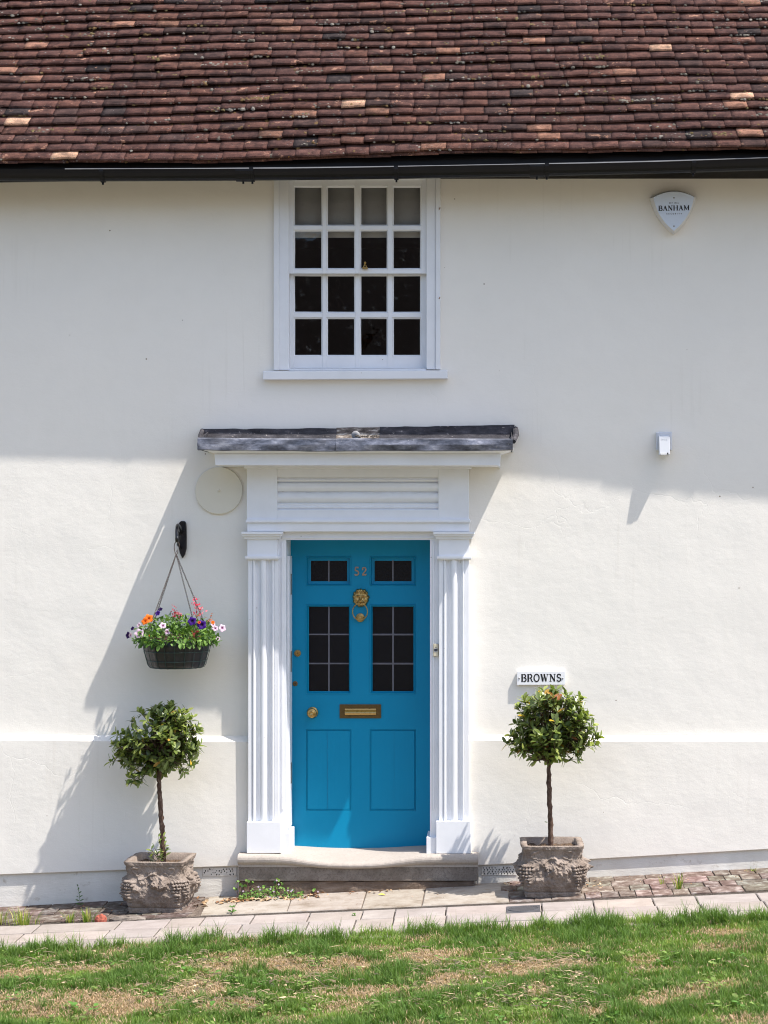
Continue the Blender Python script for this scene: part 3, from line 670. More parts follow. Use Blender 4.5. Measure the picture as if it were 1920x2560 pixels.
# letter plate
b = B(); b.pbox(849, 952.7, 1761, 1795.7, dy-.006, dy+.002)
b.pbox(853, 948.7, 1765, 1767, dy-.0075, dy); b.pbox(853, 948.7, 1789.7, 1791.7, dy-.0075, dy); b.pbox(853, 855, 1765, 1791.7, dy-.0079, dy); b.pbox(946.7, 948.7, 1765, 1791.7, dy-.0079, dy)
lp = b.build('letter_plate', M['oldbrass'], door, bevel=.001)
b = B(); x0, x1 = fx(862.5, dy), fx(940.7, dy); z0, z1 = fz(1788, dy), fz(1770, dy); h = z1-z0
b.xprism([(dy-.004, z0), (dy-.012, z0+h*.08), (dy-.020, z0+h*.30), (dy-.017, z0+h*.5), (dy-.019, z0+h*.75), (dy-.012, z0+h*.95), (dy-.004, z1)], [x0, x0+.004, x1-.004, x1]); b.build('letter_flap', M['brass'], door, bevel=.001)
# knob, locks
b = B(); c_ = (fx(781.6, dy), dy, fz(1781, dy)); b.lathe([(.0, .0), (.037, .0), (.038, .004), (.032, .007), (.013, .010), (.011, .028), (.020, .036), (.031, .045), (.034, .056), (.031, .066), (.022, .072), (.0195, .0715), (.018, .074), (.009, .0765), (.0085, .0755), (.0, .078)], c_, 'y', 40); b.build('door_knob', M['brass'], door, smooth=True)
b = B(); c_ = (fx(744, dy), dy, fz(1633, dy)); b.lathe([(0, 0), (.0225, 0), (.023, .004), (.019, .008), (.015, .009), (.0145, .0065), (.0125, .0065), (.012, .0095), (0, .0095)], c_, 'y', 28); b.build('cylinder_lock', M['brass'], door, smooth=False)
b = B(); b.box(c_[0]-.0009, c_[0]+.0009, dy-.0105, dy, c_[2]-.0065, c_[2]+.0045); b.build('keyhole', M['ink'], door); b = B(); c2 = (fx(738, dy), dy, fz(1709, dy)); b.lathe([(0, 0), (.0042, 0), (.0042, .0058), (0, .0058)], (c2[0], dy, c2[2]+.003), 'y', 12); b.box(c2[0]-.002, c2[0]+.002, dy-.0057, dy, c2[2]-.010, c2[2]+.002); b.build('keyhole', M['ink'], door)
b = B(); b.lathe([(0, 0), (.017, 0), (.0172, .003), (.0145, .005), (0, .005)], c2, 'y', 28); b.build('escutcheon', M['oldbrass'], door)
# lion knocker : relief plus twisted ring and striker
def lion():
    cx_, cz_ = fx(902.2, dy), fz(1495, dy); hw, hh = .056, .064; V, F, = [], []; nr, na = 26, 72
    def hgt(u, v):                       # u -1..1 right, v -1..1 up
        g = lambda a, b_, su, sv, A: A*math.exp(-((u-a)/su)**2-((v-b_)/sv)**2)
        h = .010+.016*max(0, 1-(u*u*1.1+v*v*.9))**.5
        for s_ in (-1, 1):
            h += g(.55*s_, .72, .17, .15, .011)-g(.55*s_, .70, .09, .07, .010)               # ears
            h += g(.36*s_, .22, .26, .055, .008)                                             # brows
            h -= g(.34*s_, .02, .15, .09, .008); h += g(.34*s_, .0, .07, .05, .004)            # eye sockets, eyes
            h += g(.19*s_, -.36, .13, .13, .011)                                             # whisker pads
            h += g(.50*s_, -.15, .12, .2, .004)
            h -= g(.48*s_, -.45, .10, .12, .006)
        h += g(0, -.02, .10, .28, .009)+g(0, -.20, .13, .09, .009)+g(0, -.68, .2, .14, .010)-g(0, -.50, .16, .045, .008)
        r = math.hypot(u*.95, v); a = math.atan2(v, u)
        if r > .60 and v > -.62: h += .006*math.sin(a*17+r*9)*min(1, (r-.60)*5)+.003*math.sin(a*31-r*22)
        if v > .3: h += .005*math.cos(u*24)*min(1, (v-.3)*4)
        return h
    for k in range(nr+1):
        t = k/nr
        for i in range(na):
            a = 2*math.pi*i/na; R = 1.0+.045*math.sin(a*13)+.03*math.sin(a*7+1)
            if math.sin(a) < -.5: R *= 1-.10*(-math.sin(a)-.5)
            R *= 1+.12*max(0, abs(math.cos(a)*math.sin(a))*2-.6)*(1 if math.sin(a) > 0 else -.6)
            u, v = t*R*math.cos(a), t*R*math.sin(a)*(1)
            V.append((cx_+u*hw, dy-(hgt(u, v)*1.0 if k < nr else 0)*(1-.6*max(0, t-.9)*10*.6), cz_+v*hh))
    for k in range(nr):
        for i in range(na): j = (i+1) % na; F.append((k*na+i, k*na+j, (k+1)*na+j, (k+1)*na+i))
    o = raw('lion_knocker', V, F, M['brass'], door, smooth=True)
    b = B(); rx, rz = .0505, .056; zc = fz(1529, dy); P_ = []; n_ = 90
    for i in range(n_): a = 2*math.pi*i/n_; P_.append((cx_-.004+rx*math.cos(a), dy-.022+.004*math.sin(a), zc+rz*math.sin(a)))
    base = len(b.V); b.tube(P_, [.0040+.0010*math.sin(i*2.1) for i in range(n_)], 8, closed=True)
    b.build('knocker_ring', M['brass'], door, smooth=True)
    c = (cx_-.004, dy, fz(1544, dy)); b = B(); b.lathe([(0, 0), (.030, 0), (.030, .006), (.026, .009), (.022, .008), (.020, .014), (.022, .018), (.021, .026), (.014, .030), (.012, .0285), (.007, .031), (0, .032)], c, 'y', 32); b.build('striker', M['brass'], door, smooth=True)
lion()

# ---- glyph strokes (own serif lettering)
def arc(cx, cy, rx, ry, a0, a1, n=10): return [(cx+rx*math.cos(math.radians(a)), cy+ry*math.sin(math.radians(a))) for a in np.linspace(a0, a1, n)]
T, t = .15, .055                                       # thick and thin stroke widths of a unit-high letter
def ser(x, y, w=.26, h=.05): return ([(x-w/2, y), (x+w/2, y)], h)
GL = {
 'B': (.70, [([(.17, 0), (.17, 1)], T), ([(.05, .975), (.40, .975)], t), ([(.05, .025), (.42, .025)], t), ([(.17, .52), (.42, .52)], t), (arc(.38, .75, .22, .225, 90, -90), T*.75), (arc(.40, .27, .25, .245, 90, -90), T*.8)]),
 'R': (.76, [([(.17, 0), (.17, 1)], T), ([(.05, .975), (.40, .975)], t), ser(.17, .025), ([(.17, .48), (.42, .48)], t), (arc(.38, .73, .23, .245, 90, -90), T*.78), ([(.42, .47), (.54, .35), (.58, .1), (.66, .02), (.74, .06)], T*.7)]),
 'O': (.78, [(arc(.39, .5, .31, .48, 0, 360, 28), T*.78)]),
 'W': (1.06, [([(.14, 1), (.34, .02)], T), ([(.34, .02), (.53, .9)], t), ([(.50, .95), (.72, .02)], T), ([(.72, .02), (.92, 1)], t), ser(.14, .975), ser(.52, .975, .2), ser(.92, .975)]),
 'N': (.84, [([(.17, 0), (.17, 1)], t*1.2), ([(.15, .98), (.68, .03)], T), ([(.68, 0), (.68, 1)], t*1.2), ser(.15, .975), ser(.17, .025), ser(.68, .975)]),
 'S': (.62, [(arc(.31, .74, .20, .225, 30, 250, 14)+arc(.31, .26, .22, .235, 70, -150, 14)[0:], T*.8), ([(.50, .72), (.52, .98)], t), ([(.09, .28), (.07, .02)], t)]),
 'A': (.80, [([(.14, 0), (.40, .98)], t*1.3), ([(.38, .98), (.66, 0)], T), ([(.24, .34), (.55, .34)], t), ser(.14, .025), ser(.66, .025, .28)]),
 'H': (.86, [([(.17, 0), (.17, 1)], T), ([(.69, 0), (.69, 1)], T), ([(.17, .5), (.69, .5)], t), ser(.17, .025), ser(.17, .975), ser(.69, .025), ser(.69, .975)]),
 'M': (1.0, [([(.16, 0), (.16, 1)], t*1.4), ([(.16, .98), (.49, .12)], T), ([(.49, .12), (.82, .98)], t*1.2), ([(.82, 0), (.82, 1)], T), ser(.16, .025), ser(.82, .025), ser(.14, .975, .2), ser(.84, .975, .2)]),
 'e': (.6, [([(.5, .95), (.1, .95), (.1, .05), (.5, .05)], .16), ([(.1, .5), (.45, .5)], .16)]), 's': (.6, [([(.5, .9), (.3, .98), (.1, .8), (.15, .6), (.45, .4), (.5, .2), (.3, .02), (.08, .12)], .16)]),
 't': (.6, [([(.0, .95), (.6, .95)], .16), ([(.3, .95), (.3, 0)], .16)]), 'c': (.6, [(arc(.34, .5, .27, .46, 50, 310, 12), .16)]), 'u': (.62, [([(.08, 1), (.08, .3)]+arc(.3, .3, .22, .26, 180, 360, 8)+[(.52, 1)], .16)]),
 'r': (.6, [([(.1, 0), (.1, .95), (.35, .95), (.48, .78), (.4, .55), (.1, .5)], .16), ([(.3, .5), (.52, 0)], .16)]), 'i': (.3, [([(.12, 0), (.12, 1)], .16)]), 'y': (.6, [([(.05, 1), (.3, .5), (.3, 0)], .16), ([(.55, 1), (.3, .5)], .16)]),
 'p': (.6, [([(.1, 0), (.1, .95), (.35, .95), (.48, .74), (.35, .5), (.1, .5)], .14)]),
 '1': (.35, [([(.05, .8), (.2, .97), (.2, 0)], .16)]), '9': (.6, [(arc(.28, .7, .2, .25, 0, 360, 14), .14), ([(.48, .7), (.42, .3), (.15, .03)], .14)]), '2': (.6, [(arc(.28, .72, .2, .24, 160, -30, 9)+[(.08, .05), (.5, .05)], .16)]),
 '6': (.6, [(arc(.28, .28, .2, .25, 0, 360, 14), .14), ([(.08, .28), (.15, .7), (.42, .97)], .14)]), ' ': (.4, []), '-': (.5, [([(.05, .5), (.45, .5)], .12)]),
 'five': (.66, [([(.14, .97), (.54, .95)], .16), ([(.14, .97), (.12, .55)], .12), (arc(.27, .30, .26, .27, 110, -150, 14), .15)]),
 'two': (.66, [(arc(.32, .72, .22, .24, 170, -35, 12)+[(.12, .10)], .14), ([(.08, .07), (.58, .07)], .14), ([(.58, .07), (.59, .2)], .1), (arc(.14, .72, .05, .05, 0, 360, 8), .08)]),
}
def write(b, word, x0, x1, zb, zt, yf, depth, tilt=0, gap=.06, bold=1):
    H = zt-zb; wtot = sum(GL[c][0] for c in word)+gap*(len(word)-1); sx = (x1-x0)/wtot; x = 0; k = 0
    for c in word:
        w, st = GL[c]
        for pts, th_ in st:
            P_ = [Vector((x0+(x+p[0])*sx, zb+p[1]*H+tilt*((x+p[0])/wtot))) for p in pts]; hw = (th_*min(H, sx)*.5 if len(pts) > 2 else th_*H*.5)*bold
            n_ = len(P_); Lf, Rt = [], []; closed = (P_[0]-P_[-1]).length < 1e-6 and n_ > 4
            for i in range(n_):
                if closed: d = P_[(i+1) % (n_-1)]-P_[i-1 if i > 0 else n_-2]
                else: d = P_[min(i+1, n_-1)]-P_[max(i-1, 0)]
                d.normalize(); nn = Vector((-d.y, d.x))*hw; Lf.append(P_[i]+nn); Rt.append(P_[i]-nn)
            y0 = yf-depth-(k % 7)*depth*.06; k += 1; base = len(b.V)
            for a, c_ in zip(Lf, Rt): b.V += [(a.x, y0, a.y), (c_.x, y0, c_.y), (a.x, yf+.0005, a.y), (c_.x, yf+.0005, c_.y)]
            for i in range(n_-1):
                q_ = base+4*i; b.F += [(q_, q_+1, q_+5, q_+4), (q_, q_+4, q_+6, q_+2), (q_+1, q_+3, q_+7, q_+5)]
            q_ = base+4*(n_-1); b.F += [(base, base+2, base+3, base+1), (q_, q_+1, q_+3, q_+2)]
        x += w+gap
    return b
b = B(); write(b, ['five', 'two'], fx(886, dy), fx(917, dy), fz(1438.5, dy), fz(1418, dy), dy, .004, gap=.26, bold=1.2); b.build('house_number', M['copper'], door)

# ---- doorstep
SX0, SX1 = fx(593.5, -.18), fx(1195, -.18)
def wear(x): return .050*math.exp(-((x+.20)/.33)**4*.5-((x+.20)/.40)**2*.5)
def sprof(x):
    w = wear(x); zt = .018; R = .032; c = -.18+R
    n_ = .0015*math.sin(x*37)+.001*math.sin(x*91)
    top = [(.30, zt-w*.35), (.20, zt-w*.38), (.05, zt-w*.55), (-.06, zt-w*.75), (c+.01, zt-w*.92)]
    nose = [(c-R*math.sin(a)+n_, zt-w*(.95+.05*math.sin(a))-R*(1-math.cos(a))*(1-w*6)) for a in np.linspace(.1, math.pi*.93, 9)]
    zl = zt-.062; return top+nose+[(-.155, zl-.002), (-.155, zl-.02), (.30, zl-.02)]
b = B(); b.xprism(sprof, list(np.linspace(SX0, SX1, 70))); step = b.build('doorstep', M['step'], house, smooth=False)
b = B(); z1 = .018-.0665; z0 = fz(2202.5, -.15); b.box(SX0+.003, SX1-.004, -.151, .2, z0, z1+.004); b.build('riser', M['riser'], step, bevel=.004)
b = B(); b.xprism(lambda x: [(-.140+.008*math.sin(x*23)*math.sin(x*7), z0-.003-.003*abs(math.sin(x*11))), (-.142+.008*math.sin(x*17), ground(x)-.06), (.2, ground(x)-.06), (.2, z0-.003)], list(np.linspace(SX0+.004, SX1-.03, 60))); b.build('footing', M['footing'], step)
# ---- air bricks beside the step
for (p0, p1, q0, q1) in ((1204, 1292, 2165.5, 2188), (506, 591, 2169, 2190)):
    b = B(); b.pbox(p0, p1, q0, q1, -.037, -.02); ab = b.build('air_brick', M['base'], house, bevel=.002)
    b = B()
    for r in range(4):
        n_ = 11
        for i in range(n_):
            if random.random() < (.1 if p0 > 1000 else .45): continue
            px = p0+5+(p1-p0-9)*(i+(r % 2)*.4)/n_+random.uniform(-1, 1); py = q0+4+(q1-q0-8)*r/3+random.uniform(-.6, .6); rr = random.uniform(.0025, .0042); x, z = fx(px, -.037), fz(py, -.037); a0 = random.uniform(-.6, .6)
            pts = [(x+rr*1.0*math.cos(a)*math.cos(a0)-rr*1.7*math.sin(a)*math.sin(a0), z+rr*math.cos(a)*math.sin(a0)+rr*1.7*math.sin(a)*math.cos(a0)) for a in np.linspace(0, 2*math.pi, 8)[:-1]]
            b.prism(pts, -.0378, -.03)
    b.build('vent_hole', M['ink'], ab)

# ============================================================ THINGS FIXED TO THE WALL
# name plate
y = -.030; c = fx(1352, y), 0, fz(1695, y)
t_ = empty('name_plate', (c[0], 0, c[2]), 'white enamel name plate reading BROWNS on the wall above the right bay tree', 'sign')
x0, x1, z0, z1 = fx(1292.5, y), fx(1413, y), fz(1712.5, y), fz(1679, y)
b = B(); b.prism([(x0, z0), (x1, z0+.001), (x1, z1+.001), (x0, z1)], y, -.004); b.build('plate', M['enamel'], t_, bevel=.002)
b = B(); write(b, 'BROWNS', fx(1302, y), fx(1403.5, y), fz(1704.3, y), fz(1685.5, y), y, .0009, tilt=.002, gap=.05, bold=1.35); b.build('lettering', M['ink'], t_)
for px in (1298, 1406.5): b = B(); b.lathe([(0, 0), (.006, 0), (.006, .002), (.003, .004), (0, .0045)], (fx(px, y), y, fz(1696, y)), 'y', 12); b.build('screw', M['screw'], t_)
# alarm box
y = -.085; ac = (1684.6, 530)
t_ = empty('alarm_box', (fx(1684, 0), 0, fz(530)), 'white shield-shaped burglar alarm box reading BANHAM high on the wall', 'alarm box')
def shield(L, R, T_, apex, Bm, y, n=12):
    """three bowed sides through the corner pixels"""
    def bow(a, c_, d, k=n):
        out = []
        nx, ny = -(c_[1]-a[1]), c_[0]-a[0]; l = math.hypot(nx, ny)
        for i in range(k): u = i/k; s_ = 4*u*(1-u)*d; out.append((a[0]+(c_[0]-a[0])*u+nx/l*s_, a[1]+(c_[1]-a[1])*u+ny/l*s_))
        return out
    pts = bow(L, R, -apex)+bow(R, Bm, -9.5)+bow(Bm, L, -9.5)
    return [(fx(p[0], y), fz(p[1], y)) for p in pts]
outer = shield((1624, 495.5), (1741.5, 494), 0, 18.5, (1684.5, 586), -.02); mid = shield((1626, 494.5), (1741, 493), 0, 18, (1684.5, 585), -.060); face = shield((1633.5, 493.5), (1735.5, 492), 0, 14, (1685, 577), y)
b = B(); n = len(outer); V = [(p[0], -.002, p[1]) for p in outer]+[(p[0], -.045, p[1]) for p in mid]+[(p[0], y+.004, p[1]) for p in face]
F = [(i, (i+1) % n, (i+1) % n+n, i+n) for i in range(n)]+[(i+n, (i+1) % n+n, (i+1) % n+2*n, i+2*n) for i in range(n)]+[tuple(range(2*n, 3*n))]
b.add(V, F); b.build('housing', M['alarmside'], t_)
b = B(); b.prism(face, y, y+.006); b.build('front_cover', M['alarm'], t_, bevel=.001)
b = B(); write(b, 'BANHAM', fx(1645.5, y), fx(1724, y), fz(527, y), fz(514.6, y), y, .0008, tilt=.004, gap=.03, bold=1.6)
write(b, 'est 1926', fx(1672.5, y), fx(1696.5, y), fz(509, y), fz(506, y), y, .0008, gap=.28, bold=1.6); write(b, 'security', fx(1666, y), fx(1704.5, y), fz(536, y), fz(532.6, y), y, .0008, gap=.55, bold=1.6); b.build('lettering', M['ink'], t_)
for py in (494.5, 565.5): b = B(); b.lathe([(0, 0), (.0055, 0), (.0055, .001), (.003, .0015), (0, .0015)], (fx(1684.8, y), y, fz(py, y)), 'y', 12); b.build('screw', M['screw'], t_)
# weatherproof socket
t_ = empty('outdoor_socket', (fx(1660), 0, fz(1105)), 'small white weatherproof socket box with a drooping lid on the right-hand wall', 'socket')
b = B(); b.pbox(1640.5, 1681, 1080, 1126, -.035, -.001); b.build('back_box', M['wplastic'], t_, bevel=.008, seg=4)
b = B(); y0, y1 = -.100, -.034
X0, X1 = fx(1647.5, -.09), fx(1675, -.09); zt = fz(1092, -.085); zb = fz(1136.5, -.1)
V = [(X0, y1, zt+.012), (X1, y1, zt+.012), (X1, -.085, zt), (X0, -.085, zt), (X0+.002, -.100, zb), (X1-.001, -.100, zb), (X0+.002, y1, zb), (X1-.001, y1, zb)]
b.add(V, [(0, 1, 2, 3), (3, 2, 5, 4), (4, 5, 7, 6), (0, 3, 4, 6), (1, 7, 5, 2), (0, 6, 7, 1)]); b.build('lid', M['wplastic'], t_, bevel=.003, seg=3)
b = B(); b.pbox(1651.5, 1666, 1133, 1137.5, -.104, -.09); b.build('latch', M['alarmside'], t_, bevel=.001)
b = B(); b.pbox(1668, 1671, 1131.5, 1136, -.1015, -.09); b.build('drain_slot', M['ink'], t_)
b = B(); write(b, 'ip66', fx(1653, -.091), fx(1669, -.091), fz(1101, -.091), fz(1097, -.091), -.0878, .0008, gap=.15); b.build('embossing', M['wplastic'], t_)
# round blanking disc
t_ = empty('wall_disc', (fx(547), 0, fz(1226)), 'round cream disc fixed to the wall under the left end of the door hood', 'disc')
b = B(); b.lathe([(0, -.0), (.158, 0.0), (.158, .016), (.155, .019), (.02, .021), (0, .021)], (fx(547.5, -.01), 0, fz(1226.5, -.01)), 'y', 64); b.build('plate', M['disc'], t_, bevel=.001)
b = B(); b.lathe([(0, .018), (.015, .018), (.015, .022), (.009, .023), (.0085, .021), (.007, .031), (0, .032)], (fx(548, -.01), 0, fz(1226, -.01)), 'y', 16); b.build('bolt', M['disc'], t_)
# doorbell
t_ = empty('doorbell', (fx(1089), -.06, fz(1626)), 'small cream plastic bell push on the right door jamb', 'doorbell')
y = -.082; b = B(); b.pbox(1083, 1096.3, 1609.5, 1641, y, -.061); b.build('housing', M['cream'], t_, bevel=.003)
b = B(); b.pbox(1085, 1094.5, 1620.5, 1630, y-.0012, y+.003); b.build('button', M['alarmside'], t_, bevel=.001)
b = B(); b.pbox(1085.6, 1094, 1621, 1628.5, y-.002, y); b.pbox(1087.5, 1092, 1617.3, 1618.3, y-.0008, y+.001); b.build('label_window', simple('dark_bell_label', (.03, .035, .05), .3), t_)

# ---- bracket with hanging basket
hx, hy = 441.5, -.27
t_ = empty('wall_bracket', (fx(456), 0, fz(1350)), 'black cast iron bracket with pointed back plate holding the flower basket', 'bracket')
b = B(); y = -.02
pts = [(445.5, 1311), (449, 1304.5), (453, 1302.5), (461, 1302.5), (464.5, 1306), (466, 1318), (466.3, 1340), (466, 1372), (462.5, 1386), (456, 1396), (449.5, 1384), (446, 1368), (445.5, 1340)]
b.prism([(fx(p[0], y), fz(p[1], y)) for p in pts][::-1], y, -.001); b.build('back_plate', M['iron'], t_, bevel=.004)
b = B(); P_ = []; ax = fx(454)
tipx, tipz = fx(442.5, hy), fz(1349, hy)
for t1 in np.linspace(0, 1, 16): P_.append((ax+(tipx-ax)*t1, -.018-(abs(hy)-.018)*math.sin(t1*math.pi/2)**1.0, fz(1330)+.055*math.sin(t1*math.pi)-(fz(1330)-tipz)*t1**2))
b.tube(P_, [.013]*5+[.012]*5+[.011]*6, 10)
P2 = [(ax, -.02, fz(1370)), (ax-.01, -.09, fz(1362)), (fx(448, -.16), -.15, fz(1340, -.15))]; b.tube(P2, .007, 8)
b.lathe([(0, -.014), (.012, -.014), (.013, .012), (.010, .02), (0, .022)], (tipx, hy, tipz), 'z', 14); b.build('arm', M['iron'], t_, smooth=True)
t_ = empty('hanging_basket', (fx(440, hy), hy, fz(1669, hy)), 'black hanging basket of mixed summer flowers on chains beside the door', 'hanging basket')
bc = fx(442, hy); rimz = fz(1602, hy)+.012; R = .2205
def pr_r(z): # radius by height
    return z
b = B(); zB = fz(1668, hy); Hh = rimz-zB
prof = [(0, 0), (.158, .0), (.174, .006), (.184, .020), (.189, .045), (.197, .08), (.208, .125), (.219, Hh), (.214, Hh), (.20, .12), (.17, .05), (0, .03)]
bk = b; b.lathe([(r_, z_) for r_, z_ in prof], (bc, hy, zB), 'z', 48); 
for i, v in enumerate(bk.V):                      # moulded ribs round the liner
    a = math.atan2(v[1]-hy, v[0]-bc); f = 1+.018*math.cos(a*12) if v[2] > zB+.02 else 1; bk.V[i] = (bc+(v[0]-bc)*f, hy+(v[1]-hy)*f, v[2])
bk.build('liner', M['liner'], t_, smooth=True)
b = B()
for z_, r_ in ((.001, .168), (.046, .195), (fz(1628, hy)-zB+.002, .2125), (Hh+.001, .226)): b.tube([(bc+r_*math.cos(a), hy+r_*math.sin(a), zB+z_) for a in np.linspace(0, 2*math.pi, 49)[:-1]], .0023, 6, closed=True)
for a in np.arange(0, 2*math.pi, math.pi/10)+.11: b.tube([(bc+r_*math.cos(a), hy+r_*math.sin(a), zB+z_) for z_, r_ in ((Hh, .2255), (.10, .2095), (.046, .195), (.02, .188), (.004, .177), (-.002, .16), (-.003, 0.01))], .0019, 5)
b.build('wire_frame', M['wirepaint'], t_)
apex = Vector((fx(440.5, hy), hy, fz(1386, hy)))
b = B(); hz = tipz-.016; hk = [(-.028, .0, -.055), (-.030, 0, -.035), (-.028, 0, -.016), (-.016, 0, -.002), (0, 0, .002), (.016, 0, -.003), (.026, 0, -.016), (.027, 0, -.038)]
hk = [(tipx+a*.62, hy, hz+c_*.9) for a, _, c_ in hk][::-1]+[(tipx-.012, hy, hz-.075), (apex.x+.008, hy, apex.z+.03), (apex.x+.010, hy, apex.z+.01), (apex.x, hy, apex.z-.004), (apex.x-.009, hy, apex.z+.01)]
b.tube(hk, .0026, 7); b.build('hook', M['chain'], t_, smooth=True)
for a in (math.radians(215), math.radians(155), math.radians(318), math.radians(20)):
    e = Vector((bc+.222*math.cos(a), hy+.222*math.sin(a), rimz)); b = B(); Lc = (e-apex).length; nl = int(Lc/.0125); d = (e-apex).normalized(); s1 = d.orthogonal().normalized(); s2 = d.cross(s1)
    for i in range(nl):
        c0 = apex+(e-apex)*((i+.5)/nl); sd = s1 if i % 2 else s2; lp_ = []
        for q1 in np.linspace(0, 2*math.pi, 9)[:-1]: lp_.append(c0+d*(.0088*math.cos(q1))+sd*(.0042*math.sin(q1)))
        b.tube(lp_, .0014, 4, closed=True)
    b.build('chain', M['chain'], t_)
basket = t_

# ---- generic leaf cloud
def leaves(name, P, Dr, Nr, L, W, C, m, parent, fold=.25, curl=.15, prof=(.62, 1., .8)):
    P, Dr, Nr = map(lambda a: np.asarray(a, float), (P, Dr, Nr)); n = len(P); L = np.asarray(L)[:, None]; W = np.asarray(W)[:, None]
    Dr = Dr/np.linalg.norm(Dr, axis=1, keepdims=True); Sd = np.cross(Dr, Nr); Sd /= np.linalg.norm(Sd, axis=1, keepdims=True)+1e-9; Up = np.cross(Sd, Dr)
    rows = [P]
    for tt, w in zip((.25, .52, .78), prof):
        c = P+Dr*L*tt-Up*L*curl*tt*tt
        rows += [c-Sd*W*.5*w+Up*W*fold*w*.5, c, c+Sd*W*.5*w+Up*W*fold*w*.5]
    rows.append(P+Dr*L-Up*L*curl)
    V = np.stack(rows, 1).reshape(-1, 3); b0 = (np.arange(n)*11)[:, None]
    q_ = np.concatenate([b0+np.array(f) for f in ((1, 2, 5, 4), (2, 3, 6, 5), (4, 5, 8, 7), (5, 6, 9, 8))]); t3 = np.concatenate([b0+np.array(f) for f in ((0, 2, 1), (0, 3, 2), (7, 8, 10), (8, 9, 10))])
    return npmesh(name, V, q_, t3, m, parent, np.repeat(np.asarray(C), 11, 0), True)

# basket foliage
def rdir(zb=0):
    v = RNG.normal(size=3); v[2] += zb; return v/np.linalg.norm(v)
P, Dd, Nn, L, W, C = [], [], [], [], [], []
greens = [(.10, .20, .035), (.07, .15, .03), (.14, .25, .05), (.045, .10, .03), (.17, .28, .07)]
for _ in range(1500):
    a = random.uniform(0, 2*math.pi); r = .27*math.sqrt(random.random()); h = .115*(1-(r/.29)**2)+.02+random.gauss(0, .018)
    if r > .2: h -= (r-.2)*.5
    p = (bc+r*math.cos(a), hy+r*math.sin(a), rimz-.012+h*random.uniform(.15, 1.15)); P.append(p)
    v = rdir(.5)+np.array([math.cos(a), math.sin(a), 0])*r*3; Dd.append(v); Nn.append(np.array([0, 0, 1.])+RNG.normal(0, .5, 3)); l = random.uniform(.018, .042); L.append(l); W.append(l*random.uniform(.4, .65)); C.append(np.array(random.choice(greens))*random.uniform(.7, 1.25))
for _ in range(140):                                             # trailing leaves over the rim
    a = random.uniform(0, 2*math.pi); r = random.uniform(.215, .26); P.append((bc+r*math.cos(a), hy+r*math.sin(a), rimz+random.uniform(-.025, .02))); Dd.append((math.cos(a), math.sin(a), -1.2)); Nn.append((math.cos(a), math.sin(a), .8)); l = random.uniform(.03, .05); L.append(l); W.append(l*.6); C.append(np.array(random.choice(greens))*random.uniform(.7, 1.2))
leaves('foliage', P, Dd, Nn, L, W, C, M['soft'], basket)
b = B(); b.lathe([(0, 0), (.20, 0), (.19, .03), (.1, .05), (0, .055)], (bc, hy, rimz-.02), 'z', 24); b.build('soil', M['soil'], basket)
def petunia(px, py, y, R, c_out, c_in, tilt, up):
    c = Vector((fx(px, y), y, fz(py, y))); dn = Vector((tilt, -1, up)).normalized(); s1 = dn.cross(Vector((0, 0, 1))).normalized(); s2 = s1.cross(dn)
    V, F, C = [], [], []; na = 30
    for k, (rr, dd, mixc) in enumerate(((.06, -.55, 1.), (.18, -.25, .9), (.45, .0, .25), (.8, .05, 0.), (1., -.02, 0.))):
        for i in range(na):
            a = 2*math.pi*i/na; f = rr*(1+(.11*math.cos(5*a)+.04*math.sin(11*a))*(rr**2)); wv = .07*math.cos(5*a+1)*rr*rr+.04*math.sin(13*a)*rr**3
            V.append(c+(s1*math.cos(a)+s2*math.sin(a))*R*f+dn*R*(dd+wv)); C.append([c_out[j]*(1-mixc)+c_in[j]*mixc for j in range(3)])
    for k in range(4):
        for i in range(na): j = (i+1) % na; F.append((k*na+i, k*na+j, (k+1)*na+j, (k+1)*na+i))
    return raw('flower', V, F, M['petal'], basket, smooth=True, col=np.array(C))
pink, pinkc, purp, purpc, org = (.78, .58, .76), (.22, .03, .18), (.05, .008, .20), (.01, .0, .04), (.78, .17, .015)
yb = hy-.20
for (px, py, R, co, ci, ti, up, dd) in ((348, 1584, .031, pink, pinkc, -.2, .25, -.12), (407, 1564, .022, pink, pinkc, .1, .6, -.20), (418, 1580, .019, pink, pinkc, .2, .1, -.22), (347, 1563, .017, pink, pinkc, -.7, .5, -.08), (326, 1588, .018, pink, pinkc, -1, .1, -.03), (556, 1570, .024, pink, pinkc, .7, .3, 0), (538, 1571, .018, pink, pinkc, .3, .3, -.10), (533, 1562, .014, pink, pinkc, .3, .6, -.1), (545, 1597, .014, pink, (.1, .05, .1), .6, 0, -.05),
        (480, 1553, .027, purp, purpc, -.1, .3, -.20), (504, 1562, .029, purp, purpc, .2, .2, -.20), (394, 1533, .018, purp, purpc, -.4, .6, -.05), (401, 1523, .014, (.02, .005, .06), purpc, -.2, .8, -.02), (320, 1588, .022, (.03, .006, .08), purpc, -.8, .2, .0), (331, 1571, .013, (.03, .006, .08), purpc, -.5, .5, .0),
        (372, 1546, .028, org, (.5, .08, .01), .3, .5, -.10), (362, 1553, .024, org, (.6, .1, .01), -.4, .4, -.12), (532, 1556, .012, org, (.5, .08, .01), .3, .3, -.12), (374, 1589, .007, org, org, 0, .3, -.2), (498, 1556, .010, (.6, .07, .02), (.3, .02, .0), 0, .5, -.21)):
    petunia(px, py, hy+dd, R, co, ci, ti, up)
